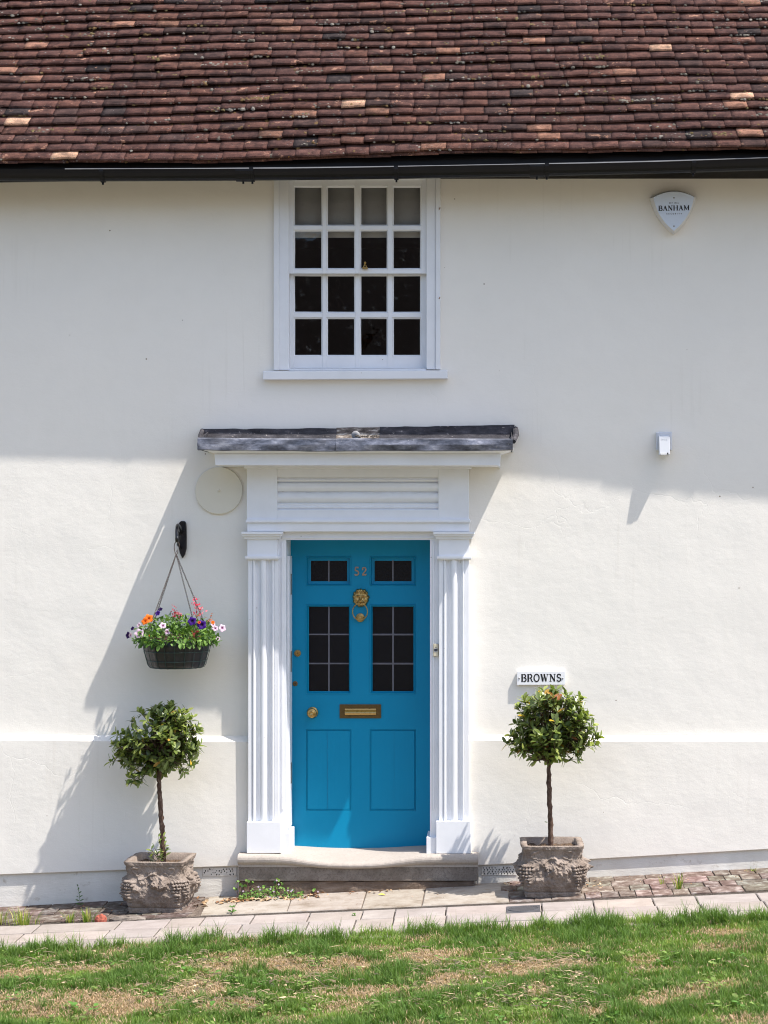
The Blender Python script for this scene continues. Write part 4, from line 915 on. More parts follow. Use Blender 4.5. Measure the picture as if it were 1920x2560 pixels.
# pink spikes
def spike(px0, py0, px1, py1, n_, c, dd):
    b = B(); p0 = Vector((fx(px0, hy+dd), hy+dd, fz(py0, hy+dd))); p1 = Vector((fx(px1, hy+dd), hy+dd, fz(py1, hy+dd))); b.tube([p0, (p0+p1)/2+Vector((.004, 0, 0)), p1], .0016, 5)
    b.build('flower_stem', simple('red_stem', (.16, .04, .03), .6), basket)
    P, Dd, Nn, L, W, C = [], [], [], [], [], []
    for i in range(n_):
        t1 = random.uniform(.45, 1.05); p = p0+(p1-p0)*t1+Vector(RNG.normal(0, .010, 3)); P.append(p); Dd.append(rdir(.2)); Nn.append(rdir(1)); l = random.uniform(.012, .021); L.append(l); W.append(l*.6); C.append(np.array(c)*random.uniform(.75, 1.15))
    leaves('flower', P, Dd, Nn, L, W, C, M['petal'], basket)
spike(492, 1560, 490, 1502, 34, (.75, .05, .12), -.1); spike(500, 1560, 502, 1520, 22, (.80, .16, .22), -.1); spike(440, 1560, 436, 1523, 30, (.45, .04, .07), -.05); spike(448, 1555, 446, 1533, 16, (.72, .20, .28), -.07); spike(484, 1600, 486, 1580, 12, (.6, .05, .1), -.21); spike(515, 1565, 528, 1538, 10, (.5, .20, .15), -.08)

# ============================================================ BAY TREES IN STONE PLANTERS
def planter(name, cxw, cyw, z0, zt, rot, seed, label):
    t_ = empty(name, (cxw, cyw, z0), label, 'planter', 'carved stone planters by the door')
    H = zt-z0; nv, nu_ = 230, 560; hb = [(0, .182), (.085, .186), (.10, .178), (.13, .188), (.22, .206), (.34, .217), (.50, .217), (.60, .209), (.68, .194), (.76, .186), (.85, .190), (.93, .198), (1., .204)]
    hs = [h[0] for h in hb]; rs = [h[1] for h in hb]; rn = random.Random(seed)
    vv = np.linspace(0, 1, nv); aa = np.linspace(0, 2*math.pi, nu_, endpoint=False); A, Vv = np.meshgrid(aa, vv)
    r = np.interp(Vv, hs, rs)*.955; 
    k_ = np.array([1, 1, 1]) 
    r = (np.roll(r, 1, 0)+r*2+np.roll(r, -1, 0))/4; r[0], r[-1] = rs[0]*.955, rs[-1]*.955
    pw = np.interp(Vv, [0, .12, .2, .6, .72, 1], [10, 10, 4.6, 4.6, 8, 12])        # squareness
    sq = (np.abs(np.cos(A))**pw+np.abs(np.sin(A))**pw)**(-1/pw)
    rad = r*sq; X = rad*np.cos(A); Y = rad*np.sin(A); Z = Vv*H
    # carving: displacement along the normal, using an unrolled coordinate s around each face
    face = ((A+math.pi/4) % (math.pi/2))-math.pi/4; s_ = np.tan(face)*.5          # -.5..5 on each face
    disp = np.zeros_like(X)
    gx = s_
    # hanging grape clusters at both ends of each side
    G = []
    for side in (-1, 1):
        for row in range(7):
            vz = .62-row*.062; n_ = [4, 4, 3, 3, 2, 2, 1][row]
            for i in range(n_): G.append((side*(.395-.001*row)+(i-(n_-1)/2)*.056+(row % 2)*.028*(1 if n_ % 2 == 0 else -1)*(.5 if row % 2 == 0 else .5), vz+rn.uniform(-.006, .006), .031*rn.uniform(.85, 1.1)))
    for (gs, gv, gr) in G:
        d2 = ((gx-gs)*.40)**2+((Vv-gv)*.34)**2; disp = np.maximum(disp, np.where(d2 < (gr*.37)**2, np.sqrt(np.maximum(0, (gr*.37)**2-d2))*1.9+.005, 0))
    # vine leaves: ragged lobes between the clusters
    lobe = (fbm(gx*11+seed+A*.6, Vv*8+A*.3, seed, 4)-.44)*.16; msk = np.exp(-((Vv-.50-.10*np.cos(gx*7))/.17)**2)*np.clip(1-np.abs(gx)*2.2, 0, 1)
    disp = disp+np.maximum(lobe, -.004)*msk*1.1
    # scrolls near the neck
    for sc in (-.27, .27):
        d = np.hypot((gx-sc)*.42, (Vv-.80)*.33); an = np.arctan2((Vv-.80), (gx-sc)*1.3)
        disp += .010*np.exp(-((np.hypot((gx-sc)*.36, (Vv-.82)*.40)+.006*np.sin(an*3+seed)-.030)/.007)**2)*(np.abs(an-(.3 if sc < 0 else 2.6)) > .9)
    d = np.abs((Vv-.72)-.05*np.cos(gx*16)); disp += .011*np.exp(-(d/.022)**2)*np.clip(.42-np.abs(gx), 0, 1)*3*(.5+fbm(gx*14, Vv*9, seed+5, 2))
    disp += .016*(fbm(A*9, Vv*11, seed+9, 4)-.5)+.005*(fbm(A*40, Vv*38, seed+12, 3)-.5)
    disp += .006*(Vv > .93)
    nx_, ny_ = np.cos(A), np.sin(A); X += disp*nx_; Y += disp*ny_
    V = list(zip(X.ravel(), Y.ravel(), Z.ravel())); F = []
    # rim top, inner wall
    ir = .160; inner = [(ir*math.cos(a)*q1, ir*math.sin(a)*q1) for a, q1 in zip(aa, (np.abs(np.cos(aa))**12+np.abs(np.sin(aa))**12)**(-1/12))]
    V += [(x, y_, H+.001*math.sin(i)) for i, (x, y_) in enumerate(inner)]+[(x*.97, y_*.97, H-.07) for x, y_ in inner]
    V = np.array(V); ca, sa = math.cos(rot), math.sin(rot); V = np.stack([V[:, 0]*ca-V[:, 1]*sa+cxw, V[:, 0]*sa+V[:, 1]*ca*.94+cyw, V[:, 2]+z0], 1)
    Q = []
    idx = np.arange(nu_); jdx = (idx+1) % nu_
    for v_ in range(nv+1): Q.append(np.stack([v_*nu_+idx, v_*nu_+jdx, (v_+1)*nu_+jdx, (v_+1)*nu_+idx], 1))
    o = npmesh('pot', V, np.concatenate(Q), None, M['caststone'], t_, None, True)
    # soil
    b = B(); n_ = 14; rr = .158
    for i in range(n_):
        for j in range(n_):
            u, w = -1+2*i/(n_-1), -1+2*j/(n_-1); x, y_ = u*rr, w*rr; b.V.append((x*ca-y_*sa+cxw, x*sa+y_*ca*.94+cyw, zt-.045+random.uniform(-.008, .012)))
    for i in range(n_-1):
        for j in range(n_-1): a = i*n_+j; b.F.append((a, a+n_, a+n_+1, a+1))
    b.build('soil', M['soil'], t_); return t_
PLx, PLy = fx(401, -.32), -.32; PRx, PRy = fx(1379, -.455), -.455
gl_ = ground(PLx)-.004; gr_ = ground(PRx)-.002
planter('stone_planter', PLx, PLy, gl_, fz(2157, -.51), math.radians(-4), 3, 'carved stone planter with grape clusters, left of the doorstep')
planter('stone_planter', PRx, PRy, gr_, fz(2117, -.645), math.radians(1), 8, 'carved stone planter with grape clusters, right of the doorstep')

def bay(cy, trunk, lobes, soilz, seed, label, shoots=False, nt=150, yel=.03):
    rn = random.Random(seed); x0 = fx(trunk[0][0], cy)
    t_ = empty('bay_tree', (x0, cy, soilz), label, 'tree', 'standard bay trees in planters')
    b = B(); pts = []
    for k in range(len(trunk)-1):
        for u in np.linspace(0, 1, 9)[:-1]: pts.append((trunk[k][0]*(1-u)+trunk[k+1][0]*u, trunk[k][1]*(1-u)+trunk[k+1][1]*u))
    pts.append(trunk[-1]); path = [(fx(p[0], cy)+rn.gauss(0, .0018), cy+rn.gauss(0, .002), fz(p[1], cy)) for p in pts]; path[0] = (path[0][0], path[0][1], soilz-.03)
    rad = [(.0055*(1-i/len(path))+.0125)*rn.uniform(.88, 1.14) for i in range(len(path))]; b.tube(path, rad, 10)
    top = Vector(path[-1]); tr = b.build('trunk', M['bark'], t_, smooth=True)
    P, Dd, Nn, L, W, C = [], [], [], [], [], []; br = B(); wt = [l[2]**2 for l in lobes]
    gr = [(.12, .165, .040), (.155, .205, .050), (.21, .26, .062), (.08, .12, .036), (.28, .32, .09), (.16, .205, .066)]
    def lf(p, d, n_, s_=1):
        if rn.random() < .97: c = np.array(rn.choice(gr))*rn.uniform(.7, 1.3)
        if rn.random() < yel: c = np.array(rn.choice([(.55, .36, .03), (.40, .24, .05), (.32, .12, .05)]))
        else: c = np.array(rn.choice(gr))*rn.uniform(.7, 1.3)
        P.append(p); Dd.append(d); Nn.append(n_); l = rn.uniform(.040, .070)*s_; L.append(l); W.append(l*rn.uniform(.38, .48)); C.append(c)
    for i in range(nt):
        lo = rn.choices(lobes, wt)[0]; c = Vector((fx(lo[0], cy), cy+rn.gauss(0, .01), fz(lo[1], cy))); rr = lo[2]/S
        v = Vector((rn.gauss(0, 1), rn.gauss(0, 1)*.95, rn.gauss(0, 1))).normalized(); f = rn.uniform(.4, .92)**.6; tip = c+v*rr*f
        root = top+Vector((rn.gauss(0, .012), rn.gauss(0, .012), rn.uniform(-.02, .12)))
        mid = root*.5+tip*.5+Vector((rn.gauss(0, .012), rn.gauss(0, .012), -.012+rn.gauss(0, .01)))
        br.tube([root, mid, tip], [.0045, .003, .0012], 5); d = (tip-mid).normalized()
        nlf = rn.randint(5, 8)
        for j in range(nlf):                                           # rosette at the tip
            a = j*2.4+rn.random(); s1 = d.orthogonal().normalized(); s2 = d.cross(s1); out = s1*math.cos(a)+s2*math.sin(a); dr = (d*rn.uniform(.25, 1.1)+out).normalized(); dr.z += .10
            lf(tip-d*.006*j, dr, d+Vector((0, 0, .6))+out*-.2)
        for j in range(rn.randint(2, 4)):                               # leaves along the twig
            p = mid+(tip-mid)*rn.uniform(.1, .85); dr = Vector((rn.gauss(0, 1), rn.gauss(0, 1), rn.gauss(.2, .7))).normalized(); lf(p, dr, Vector((rn.gauss(0, .4), rn.gauss(0, .4), 1)))
    cr = leaves('crown', P, Dd, Nn, L, W, C, M['leaf'], t_, .22, .12)
    br.build('branches', M['bark'], t_)
    if shoots:
        P, Dd, Nn, L, W, C = [], [], [], [], [], []; b = B()
        for (pa, pb) in (((408, 2150), (398, 2092)), ((402, 2152), (380, 2122)), ((398, 2153), (372, 2132)), ((404, 2150), (388, 2118)), ((414, 2145), (410, 2090)), ((396, 2150), (393, 2128)), ((416, 2140), (412, 2110))):
            p0 = Vector((fx(pa[0], cy-.03), cy-.03, soilz)); p1 = Vector((fx(pb[0], cy-.03), cy-.05, fz(pb[1], cy-.03))); b.tube([p0, (p0+p1)/2+Vector((.003, 0, 0)), p1], .0016, 5)
            for j in range(6):
                t1 = .3+.7*j/5; d = Vector((rn.gauss(0, 1), rn.gauss(0, 1)*.6, rn.uniform(.1, 1))).normalized(); lf(p0+(p1-p0)*t1, d, Vector((0, -.3, 1)), .72)
        leaves('shoot_leaves', P, Dd, Nn, L, W, C, M['leaf'], t_); b.build('shoots', M['bark'], t_)
    elif True:
        leaves('trunk_leaf', [Vector((fx(1369, cy), cy-.01, fz(2056, cy)))], [(-.9, 0, .35)], [(0, -.6, 1)], [.022], [.010], [(.12, .2, .04)], M['leaf'], t_)
    return t_
soilL = fz(2157, -.51)-.045; soilR = fz(2117, -.645)-.045
bay(-.32, [(409, 2165), (407, 2110), (404, 2060), (400, 2000), (397, 1950), (399, 1893)], [(392, 1838, 78), (448, 1838, 58), (330, 1866, 52), (296, 1884, 30), (348, 1930, 42), (446, 1896, 52), (412, 1796, 44), (478, 1858, 36), (366, 1796, 34), (392, 1900, 50), (300, 1850, 26), (440, 1800, 44)], soilL, 5,
    'lopsided bay tree with a drooping left side, left of the blue door', True, 250, .015)
bay(-.455, [(1377, 2125), (1376, 2070), (1374, 2010), (1372, 1950), (1372, 1895)], [(1380, 1802, 84), (1328, 1835, 58), (1434, 1832, 60), (1385, 1860, 52), (1298, 1856, 36), (1472, 1852, 34), (1345, 1780, 54), (1430, 1782, 48), (1378, 1752, 34), (1335, 1878, 36), (1425, 1878, 36), (1380, 1884, 30)], soilR, 21,
    'fuller round bay tree with yellowing leaves, right of the blue door', False, 310, .045)

# ============================================================ THE GROUND
def gsheet(name, x0, x1, y0f, y1f, lift, m, nx=60, kind='structure'):
    b = B(); xs_ = np.linspace(x0, x1, nx)
    for x in xs_: b.V += [(x, y0f(x) if callable(y0f) else y0f, ground(x)+lift), (x, y1f(x) if callable(y1f) else y1f, ground(x)+lift)]
    for k in range(nx-1): a = 2*k; b.F.append((a, a+1, a+3, a+2))
    o = b.build(name, m); o['kind'] = kind; return o
gsheet('ground', -150, 150, 80, -150, -.035, M['lawn'], 61)
def apE(x): return float(np.interp(x, [-2.56, 0, 2.56], [-.60, -.68, -.74]))
def lawnE(x): return float(np.interp(x, [-2.56, 0, 2.56], [-1.36, -1.42, -1.44]))
gsheet('earth_bed', -9, 9, .0, lambda x: apE(x)-.03, -.006, M['earth'])
gsheet('tarmac_strip', -9, 9, lambda x: apE(x)+.012, lambda x: apE(x)-.12, -.006, M['tarmac'])
# slabs: each a bevelled block, gathered per paving type
def block(VV, FF, CC, quad, h, c, bev=.004):
    """quad: four (x,y) corners; top follows the street slope"""
    n = len(VV); cx_ = sum(p[0] for p in quad)/4; cy_ = sum(p[1] for p in quad)/4
    for (e, dz) in ((0, -.04), (0, h-bev), (bev, h)):
        for p in quad:
            dx, dy_ = cx_-p[0], cy_-p[1]; l = math.hypot(dx, dy_); x, y_ = p[0]+dx/l*e*1.4, p[1]+dy_/l*e*1.4; VV.append((x, y_, ground(x)+dz))
            CC.append(c)
    for k in (0, 4):
        for i in range(4): j = (i+1) % 4; FF.append((n+k+i, n+k+j, n+k+4+j, n+k+4+i))
    FF.append((n+8, n+9, n+10, n+11))
V, F, C = [], [], []
def tone(): k = random.uniform(.86, 1.08); return (k*random.uniform(.98, 1.03), k, k*random.uniform(.95, 1.02))
j1 = [-1150, -900, -640, -400, -180, 95, 300, 425, 510, 635, 775, 908, 989, 1116, 1353, 1481, 1628, 1735, 1886, 2080, 2300, 2500, 2760, 3000, 3200]
j2 = [-1100, -850, -560, -330, -60, 52, 270, 398, 480, 604, 772, 890, 985, 1116, 1353, 1484, 1640, 1748, 1905, 2110, 2320, 2540, 2800, 3050, 3250]
r1 = lambda x: apE(x)-.062; r2 = lambda x: apE(x)-.31; r3 = lambda x: lawnE(x)-.1
gap = .004
for (js, ya, yb_, yref) in ((j1, r1, r2, -.75), (j2, lambda x: r2(x)-.003, lambda x: r2(x)-.24, -1.0), ([j*1.02-60+17 for j in j1], lambda x: r2(x)-.246, r3, -1.2)):
    X = [fx(j, yref) for j in js]
    for a, c_ in zip(X[:-1], X[1:]):
        block(V, F, C, [(a+gap, ya(a)-.002), (a+gap, yb_(a)+.002), (c_-gap, yb_(c_)+.002), (c_-gap, ya(c_)-.002)], random.uniform(-.001, .003), tone())
o = raw('pavement', V, F, M['paving'], None, col=np.array(C)); o['kind'] = 'structure'
V, F, C = [], [], []
aj = [(522, 499), (603, 573), (733, 716), (918, 903), (1064, 1054), (1276, 1273)]
for (t0, b0), (t1, b1) in zip(aj[:-1], aj[1:]):
    xa, xd, xb, xc_ = fx(t0, -.06), fx(t1, -.06), fx(b0, -.65), fx(b1, -.7)
    block(V, F, C, [(xa+.004, -.06), (xb+.004, apE(xb)+.01), (xc_-.004, apE(xc_)+.01), (xd-.004, -.06)], random.uniform(.001, .006), tone(), .006)
o = raw('stone_apron', V, F, M['apron'], None, col=np.array(C)); o['kind'] = 'structure'
V, F, C = [], [], []
def bricks(xa, xb, dark):
    rows_ = [(-.03, -.19), (-.197, -.36), (-.367, -.53), (-.537, -.74)]
    for k, (ya, yb_) in enumerate(rows_):
        x = xa-random.uniform(0, .1)
        while x < xb:
            w = random.choice([.105, .11, .21, .16, .13]); 
            if x+w > xb: w = xb-x
            if w > .04:
                ye = max(yb_, apE(x)+.012); t1 = random.uniform(.75, 1.1)*dark
                block(V, F, C, [(x+.003, ya), (x+.003+random.uniform(-.003, .003), ye), (x+w-.003, ye), (x+w-.003, ya)], random.uniform(-.003, .005), (t1*random.uniform(.9, 1.15), t1*random.uniform(.9, 1.1), t1), .003)
            x += w
bricks(-9, fx(497, -.3), .62); bricks(fx(1278, -.3), 9, 1.0)  # left bricks toned darker: moss, and shade painted into their colour
o = raw('brick_paving', V, F, M['brick'], None, col=np.array(C)); o['kind'] = 'structure'
# drain cover
p0, p1 = gpt(1266, 2285), gpt(1352, 2285); p2 = gpt(1266, 2268.5)
dx0, dx1, dyf, dyb = p0[0], p1[0], p0[1], p2[1]; zc = ground((dx0+dx1)/2)
t_ = empty('drain_cover', ((dx0+dx1)/2, (dyf+dyb)/2, zc), 'small grey iron drain cover with an oval ribbed lid set in the pavement', 'drain cover')
b = B(); tilt = .05
def bz(V_): return [(x, y_, z+(x-(dx0+dx1)/2)*tilt) for x, y_, z in V_]
b.box(dx0, dx1, dyf, dyb, zc-.02, zc+.006); b.V = bz(b.V); b.build('frame', M['castiron'], t_, bevel=.002)
b = B(); mx_, my_ = (dx0+dx1)/2, (dyf+dyb)/2; ra, rb = (dx1-dx0)*.44, abs(dyb-dyf)*.40
b.tube([(mx_+ra*math.cos(a), my_+rb*math.sin(a), zc+.007) for a in np.linspace(0, 2*math.pi, 41)[:-1]], .004, 5, closed=True)
for i in range(-8, 9):
    x = mx_+i*ra/9.; hgt_ = rb*math.sqrt(max(0, 1-(i/9.)**2))*.9; b.tube([(x-.008, my_-hgt_, zc+.0075), (x+.008, my_+hgt_, zc+.0075)], .0035, 4)
b.V = bz(b.V); b.build('lid', M['castiron'], t_)

# ============================================================ LAWN
o = gsheet('lawn', -9, 9, lawnE, -4.6, -.012, M['lawn'], 120)
gsheet('road', -9, 9, -4.6, -22, -.02, simple('sun_bleached_road', (.26, .235, .20), .95, .15, 20, .4, .004), 40)
def grass(n, x0, x1, y0, y1, name, seed, dryband=True):
    R_ = np.random.default_rng(seed); X = R_.uniform(x0, x1, n); Y = R_.uniform(y0, y1, n)
    le = np.interp(X, [-2.56, 0, 2.56], [-1.36, -1.42, -1.44])+.025*np.sin(X*5)+.02*np.sin(X*13+1); keep = Y < le+R_.normal(0, .02, n); le = le[keep]; X, Y = X[keep], Y[keep]; n = len(X)
    G = -.352+.05*(np.clip(X, -9, 9)+2.56)
    dist = D+Y; PX = 1250+(X-CX)*S*D/dist; PY = 1330+(CZ-G)*S*D/dist      # where this spot of ground lies in the photo, to follow its dry patches
    dry = np.zeros(n)
    for (ex, ey, rx, ry) in ((180, 2508, 240, 30), (490, 2474, 80, 22), (735, 2412, 230, 18), (575, 2516, 75, 18), (1050, 2388, 70, 14), (1310, 2424, 75, 18), (1437, 2412, 50, 12), (1603, 2397, 45, 9), (1347, 2478, 30, 14), (1500, 2528, 60, 10), (1100, 2450, 90, 16), (900, 2480, 110, 14), (20, 2440, 60, 10), (1800, 2330, 70, 8), (1620, 2510, 60, 8), (260, 2420, 70, 8)):
        q1 = ((PX-ex)/rx)**2+((PY-ey)/ry)**2; dry = np.maximum(dry, np.clip(1.55-q1, 0, 1))
    nz = fbm(X*2.6+3, Y*5.0, 3, 4); nf = fbm(X*11, Y*14, 8, 3)
    dry = np.clip(dry*np.clip((nf-.22)*3.2, 0, 1)*1.15+np.clip((nz-.58)*5, 0, .6), 0, 1); isdry = R_.random(n) < dry*.90+.05
    edge = np.clip(1-(le-Y)/.25, 0, 1)
    lush = fbm(X*3.2+9, Y*4.1, 21, 3)
    tuft = fbm(X*17, Y*17, 31, 2); Ln = .88*(.034+.050*np.clip((lush-.38)*2.6, 0, 1)+.060*edge)*(.35+1.5*tuft**1.5)*R_.uniform(.6, 1.3, n); Ln = np.where(isdry, Ln*.42+.010, Ln)*(1-.35*dry)
    az = R_.uniform(0, 2*np.pi, n); lean = np.where(isdry, R_.uniform(1.0, 3.4, n), R_.uniform(.15, 1.5, n)); 
    dx, dy_ = np.cos(az)*lean, np.sin(az)*lean; nrm = np.sqrt(dx**2+dy_**2+1)
    sx, sy = -np.sin(az), np.cos(az); Wd = R_.uniform(.0013, .0028, n)
    z0 = G-.014+np.where(isdry, R_.uniform(0, .02, n), 0)
    base = np.stack([X, Y, z0], 1); d1 = np.stack([dx*.35, dy_*.35, np.ones(n)], 1); d1 /= np.linalg.norm(d1, axis=1, keepdims=True); d2 = np.stack([dx, dy_, np.ones(n)*.75], 1)/nrm[:, None]
    sd = np.stack([sx, sy, np.zeros(n)], 1)*Wd[:, None]
    m1 = base+d1*Ln[:, None]*.5; tp = m1+d2*Ln[:, None]*.6; V = np.stack([base-sd, base+sd, m1+sd*.8, m1-sd*.8, tp], 1).reshape(-1, 3)
    Ln_ = 0; b0 = (np.arange(n)*5)[:, None]; q_ = b0+np.array((0, 1, 2, 3)); t3 = b0+np.array((3, 2, 4))
    gA, gB, gC, st = np.array((.135, .225, .042)), np.array((.235, .330, .075)), np.array((.060, .135, .030)), np.array((.44, .315, .215))
    u = np.clip((nf-.3)*1.6+R_.normal(0, .25, n), 0, 1)[:, None]; w = np.clip((.52-lush)*4+R_.normal(0, .2, n), 0, 1)[:, None]
    Cc = gA*(1-u)+gB*u; Cc = Cc*(1-(1-w)*.55)+gC*(1-w)*.55; Cc = np.where(isdry[:, None], st*R_.uniform(.55, 1.3, (n, 1))*np.array((1, 1, 1)), Cc*R_.uniform(.75, 1.25, (n, 1)))
    o = npmesh(name, V, q_, t3, M['grass'], None, np.repeat(Cc, 5, 0)); o['kind'] = 'stuff'; o['label'] = 'rough green lawn with straw-coloured dry patches in front of the pavement'; o['category'] = 'grass'; return o
gA_ = grass(400000, -3.2, 3.2, -4.25, -1.25, 'grass', 4)
gB_ = grass(60000, -6.5, 6.5, -5.2, -1.25, 'grass', 5)
bm = bmesh.new(); bm.from_mesh(gA_.data); bm.from_mesh(gB_.data); bm.to_mesh(gA_.data); bm.free(); bpy.data.objects.remove(gB_)
P, Dd, Nn, L, W, C = [], [], [], [], [], []
for _ in range(150):
    px, py = random.uniform(-60, 1980), random.uniform(2390, 2575); x, y, z = gpt(px, py)
    if y > lawnE(x)-.1: continue
    col_ = np.array(random.choice([(.10, .22, .04), (.20, .30, .07), (.14, .20, .05)]))
    for k in range(random.randint(4, 11)):
        a = random.uniform(0, 6.28); d = random.uniform(0, .04); P.append((x+d*math.cos(a), y+d*math.sin(a), z+random.uniform(.008, .03))); Dd.append((math.cos(a), math.sin(a), random.uniform(.0, .6))); Nn.append((0, 0, 1)); l = random.uniform(.012, .04); L.append(l); W.append(l*random.uniform(.35, .8)); C.append(col_*random.uniform(.8, 1.25))
o = leaves('clover', P, Dd, Nn, L, W, C, M['soft'], None, .15, .15); tagk(o, 'clover and small broad-leaved weeds growing through the lawn', 'weeds', None, 'stuff')
# loose straw lying on the lawn
n = 2600; P = []; b = B()
for _ in range(1500):
    px = random.choice([random.gauss(180, 150), random.gauss(490, 60), random.gauss(735, 150), random.gauss(1310, 60), random.gauss(1437, 40), random.uniform(0, 1920), random.gauss(1100, 70)]); py = random.choice([2508, 2474, 2412, 2420, 2412, 2460, 2500])+random.gauss(0, 16)
    x, y, z = gpt(px, py)
    if y > lawnE(x)-.05 or abs(x) > 4: continue
    a = random.uniform(0, math.pi); l = random.uniform(.02, .075); z += random.uniform(.006, .035); P.append((x, y, z, a, l))
V = []; Q = []; C = []
for i, (x, y, z, a, l) in enumerate(P):
    c_, s_ = math.cos(a), math.sin(a); w = .0014; k1 = random.gauss(0, .006); V += [(x-c_*l/2, y-s_*l/2, z), (x, y+k1, z+w+abs(k1)), (x+c_*l/2, y+s_*l/2, z+random.gauss(0, .006)), (x+c_*l/2+w, y+s_*l/2, z+w*2), (x+w, y+k1, z+w*3+abs(k1)), (x-c_*l/2, y-s_*l/2, z+w*2)]
    Q += [(6*i, 6*i+1, 6*i+4, 6*i+5), (6*i+1, 6*i+2, 6*i+3, 6*i+4)]; C += [np.array((.62, .47, .30))*random.uniform(.6, 1.25)]*6
o = npmesh('straw', V, np.array(Q), None, M['dryleaf'], None, np.array(C)); tagk(o, 'loose straw and dry stalks scattered over the bare lawn patches', 'straw', None, 'stuff')

# ============================================================ WEEDS, LITTER
def blades(name, px, py, n_, h, spread, label, group=None):
    x, y, z = gpt(px, py); t_ = empty(name, (x, y, z), label, 'weed', group); V, T3, Q, C = [], [], [], []
    for i in range(n_):
        a = random.uniform(0, 2*math.pi); r = spread*random.random(); bx_, by_ = x+r*math.cos(a), y+r*.4*math.sin(a); l = h*random.uniform(.4, 1.1); ln = random.uniform(.1, .9); w = .0022; s_ = (-math.sin(a)*w, math.cos(a)*w)
        V += [(bx_-s_[0], by_-s_[1], z-.01), (bx_+s_[0], by_+s_[1], z-.01), (bx_+math.cos(a)*l*ln*.4+s_[0], by_+math.sin(a)*l*ln*.4+s_[1], z+l*.6), (bx_+math.cos(a)*l*ln*.4-s_[0], by_+math.sin(a)*l*ln*.4-s_[1], z+l*.6), (bx_+math.cos(a)*l*ln, by_+math.sin(a)*l*ln, z+l)]
        Q.append((5*i, 5*i+1, 5*i+2, 5*i+3)); T3.append((5*i+3, 5*i+2, 5*i+4)); C += [np.array(random.choice([(.15, .25, .04), (.25, .30, .06), (.40, .38, .12)]))*random.uniform(.7, 1.2)]*5
    npmesh('blades', V, np.array(Q), np.array(T3), M['grass'], t_, np.array(C)); return t_
G1 = 'grass tufts growing between the bricks'
blades('grass_tuft', 60, 2312, 90, .10, .10, 'widest grass tuft on the bricks at the far left', G1)
blades('grass_tuft', 175, 2304, 26, .075, .03, 'smallest upright grass tuft on the bricks left of the left planter', G1)
blades('grass_tuft', 218, 2303, 44, .085, .05, 'bushy grass tuft beside the broken red brick', G1)
blades('grass_tuft', 2, 2310, 30, .10, .04, 'grass tuft cut off by the left edge of the photo', G1)
blades('grass_tuft', 1697, 2222, 34, .10, .025, 'reddish green grass tuft in the brick paving on the right', G1)
blades('grass_tuft', 1655, 2212, 12, .06, .02, 'sparse yellow grass sprig left of the red-tinged tuft on the right', G1)
blades('grass_tuft', 1880, 2180, 14, .03, .04, 'low grass sprig against the wall at the far right', G1)
def weed(px, py, top, pairs, ll, label, y_in=None, col=(.06, .13, .03)):
    x, y, z = gpt(px, py); t_ = empty('weed', (x, y, z), label, 'weed'); b = B(); zt = fz(top, y); p0, p1 = Vector((x, y, z-.01)), Vector((fx(px-7, y) if pairs > 3 else x, y, zt)); b.tube([p0, (p0*.5+p1*.5)+Vector((.004, 0, 0)), p1], .0016, 5); b.build('stem', simple('green_stem', (.10, .15, .04), .6), t_)
    P, Dd, Nn, L, W, C = [], [], [], [], [], []
    for k in range(pairs):
        c = p0+(p1-p0)*((k+.6)/pairs)
        for s_ in range(2 if pairs > 3 else 5):
            a = math.pi*s_+k*.35+random.uniform(-.3, .3) if pairs > 3 else s_*1.26+k; P.append(c); Dd.append((math.cos(a), math.sin(a)*.6-.1, .55)); Nn.append((0, -.5, 1)); l = ll*random.uniform(.8, 1.1)*(1.1-k/pairs*.5); L.append(l); W.append(l*.42); C.append(np.array(col)*random.uniform(.8, 1.3))
    leaves('leaves', P, Dd, Nn, L, W, C, M['leaf'], t_); return t_
weed(201, 2264, 2212, 6, .028, 'single upright weed stem growing against the wall base on the left')
weed(580, 2284, 2264, 2, .028, 'tiny rosette weed in the joint of the pale paving stones', col=(.07, .16, .03))
weed(885, 2289, 2283, 2, .016, 'speck of green weed at the kerb edge below the doorstep', col=(.09, .2, .03))
# creeping toadflax at the foot of the step
c = gpt(680, 2235); t_ = empty('creeping_plant', (c[0], c[1], c[2]), 'low creeping plant with tiny pale flowers at the left foot of the doorstep', 'plant')
P, Dd, Nn, L, W, C = [], [], [], [], [], []; b = B()
for _ in range(330):
    u = random.random(); px = 596+u*160; hmax = (.060*math.exp(-((px-655)/45)**2)+.035*math.exp(-((px-700)/30)**2)+.015); y = -.155-random.random()*.11
    x = fx(px, y); P.append((x, y, ground(x)+random.random()**1.2*hmax)); Dd.append(rdir(.2)*np.array((1, 1, .6))); Nn.append((random.gauss(0, .4), -.8, .9)); l = random.uniform(.010, .019); L.append(l); W.append(l*.95); C.append(np.array(random.choice(greens))*random.uniform(.8, 1.4))
for (px, py) in ((618, 2203), (634, 2204), (593, 2205), (688, 2210), (693, 2200), (703, 2208), (588, 2220), (603, 2213), (612, 2216), (787, 2226), (756, 2231), (722, 2222), (730, 2226)):
    y = -.16; x = fx(px, y); zz_ = fz(py, y); b.tube([(x-.03*random.choice((-1, 1)), y-.02, ground(x)+.01), (x, y-.005, zz_-.01), (x, y, zz_)], .0009, 4)
    for _ in range(3): P.append((x, y, zz_)); Dd.append(rdir(.1)); Nn.append((0, -1, .5)); l = random.uniform(.014, .022); L.append(l); W.append(l); C.append(np.array(random.choice(greens))*1.2)
leaves('foliage', P, Dd, Nn, L, W, C, M['soft'], t_, .1, .1, (.85, 1., .75)); b.build('stems', simple('reddish_runner', (.20, .09, .06), .6), t_)
P, Dd, Nn, L, W, C = [], [], [], [], [], []
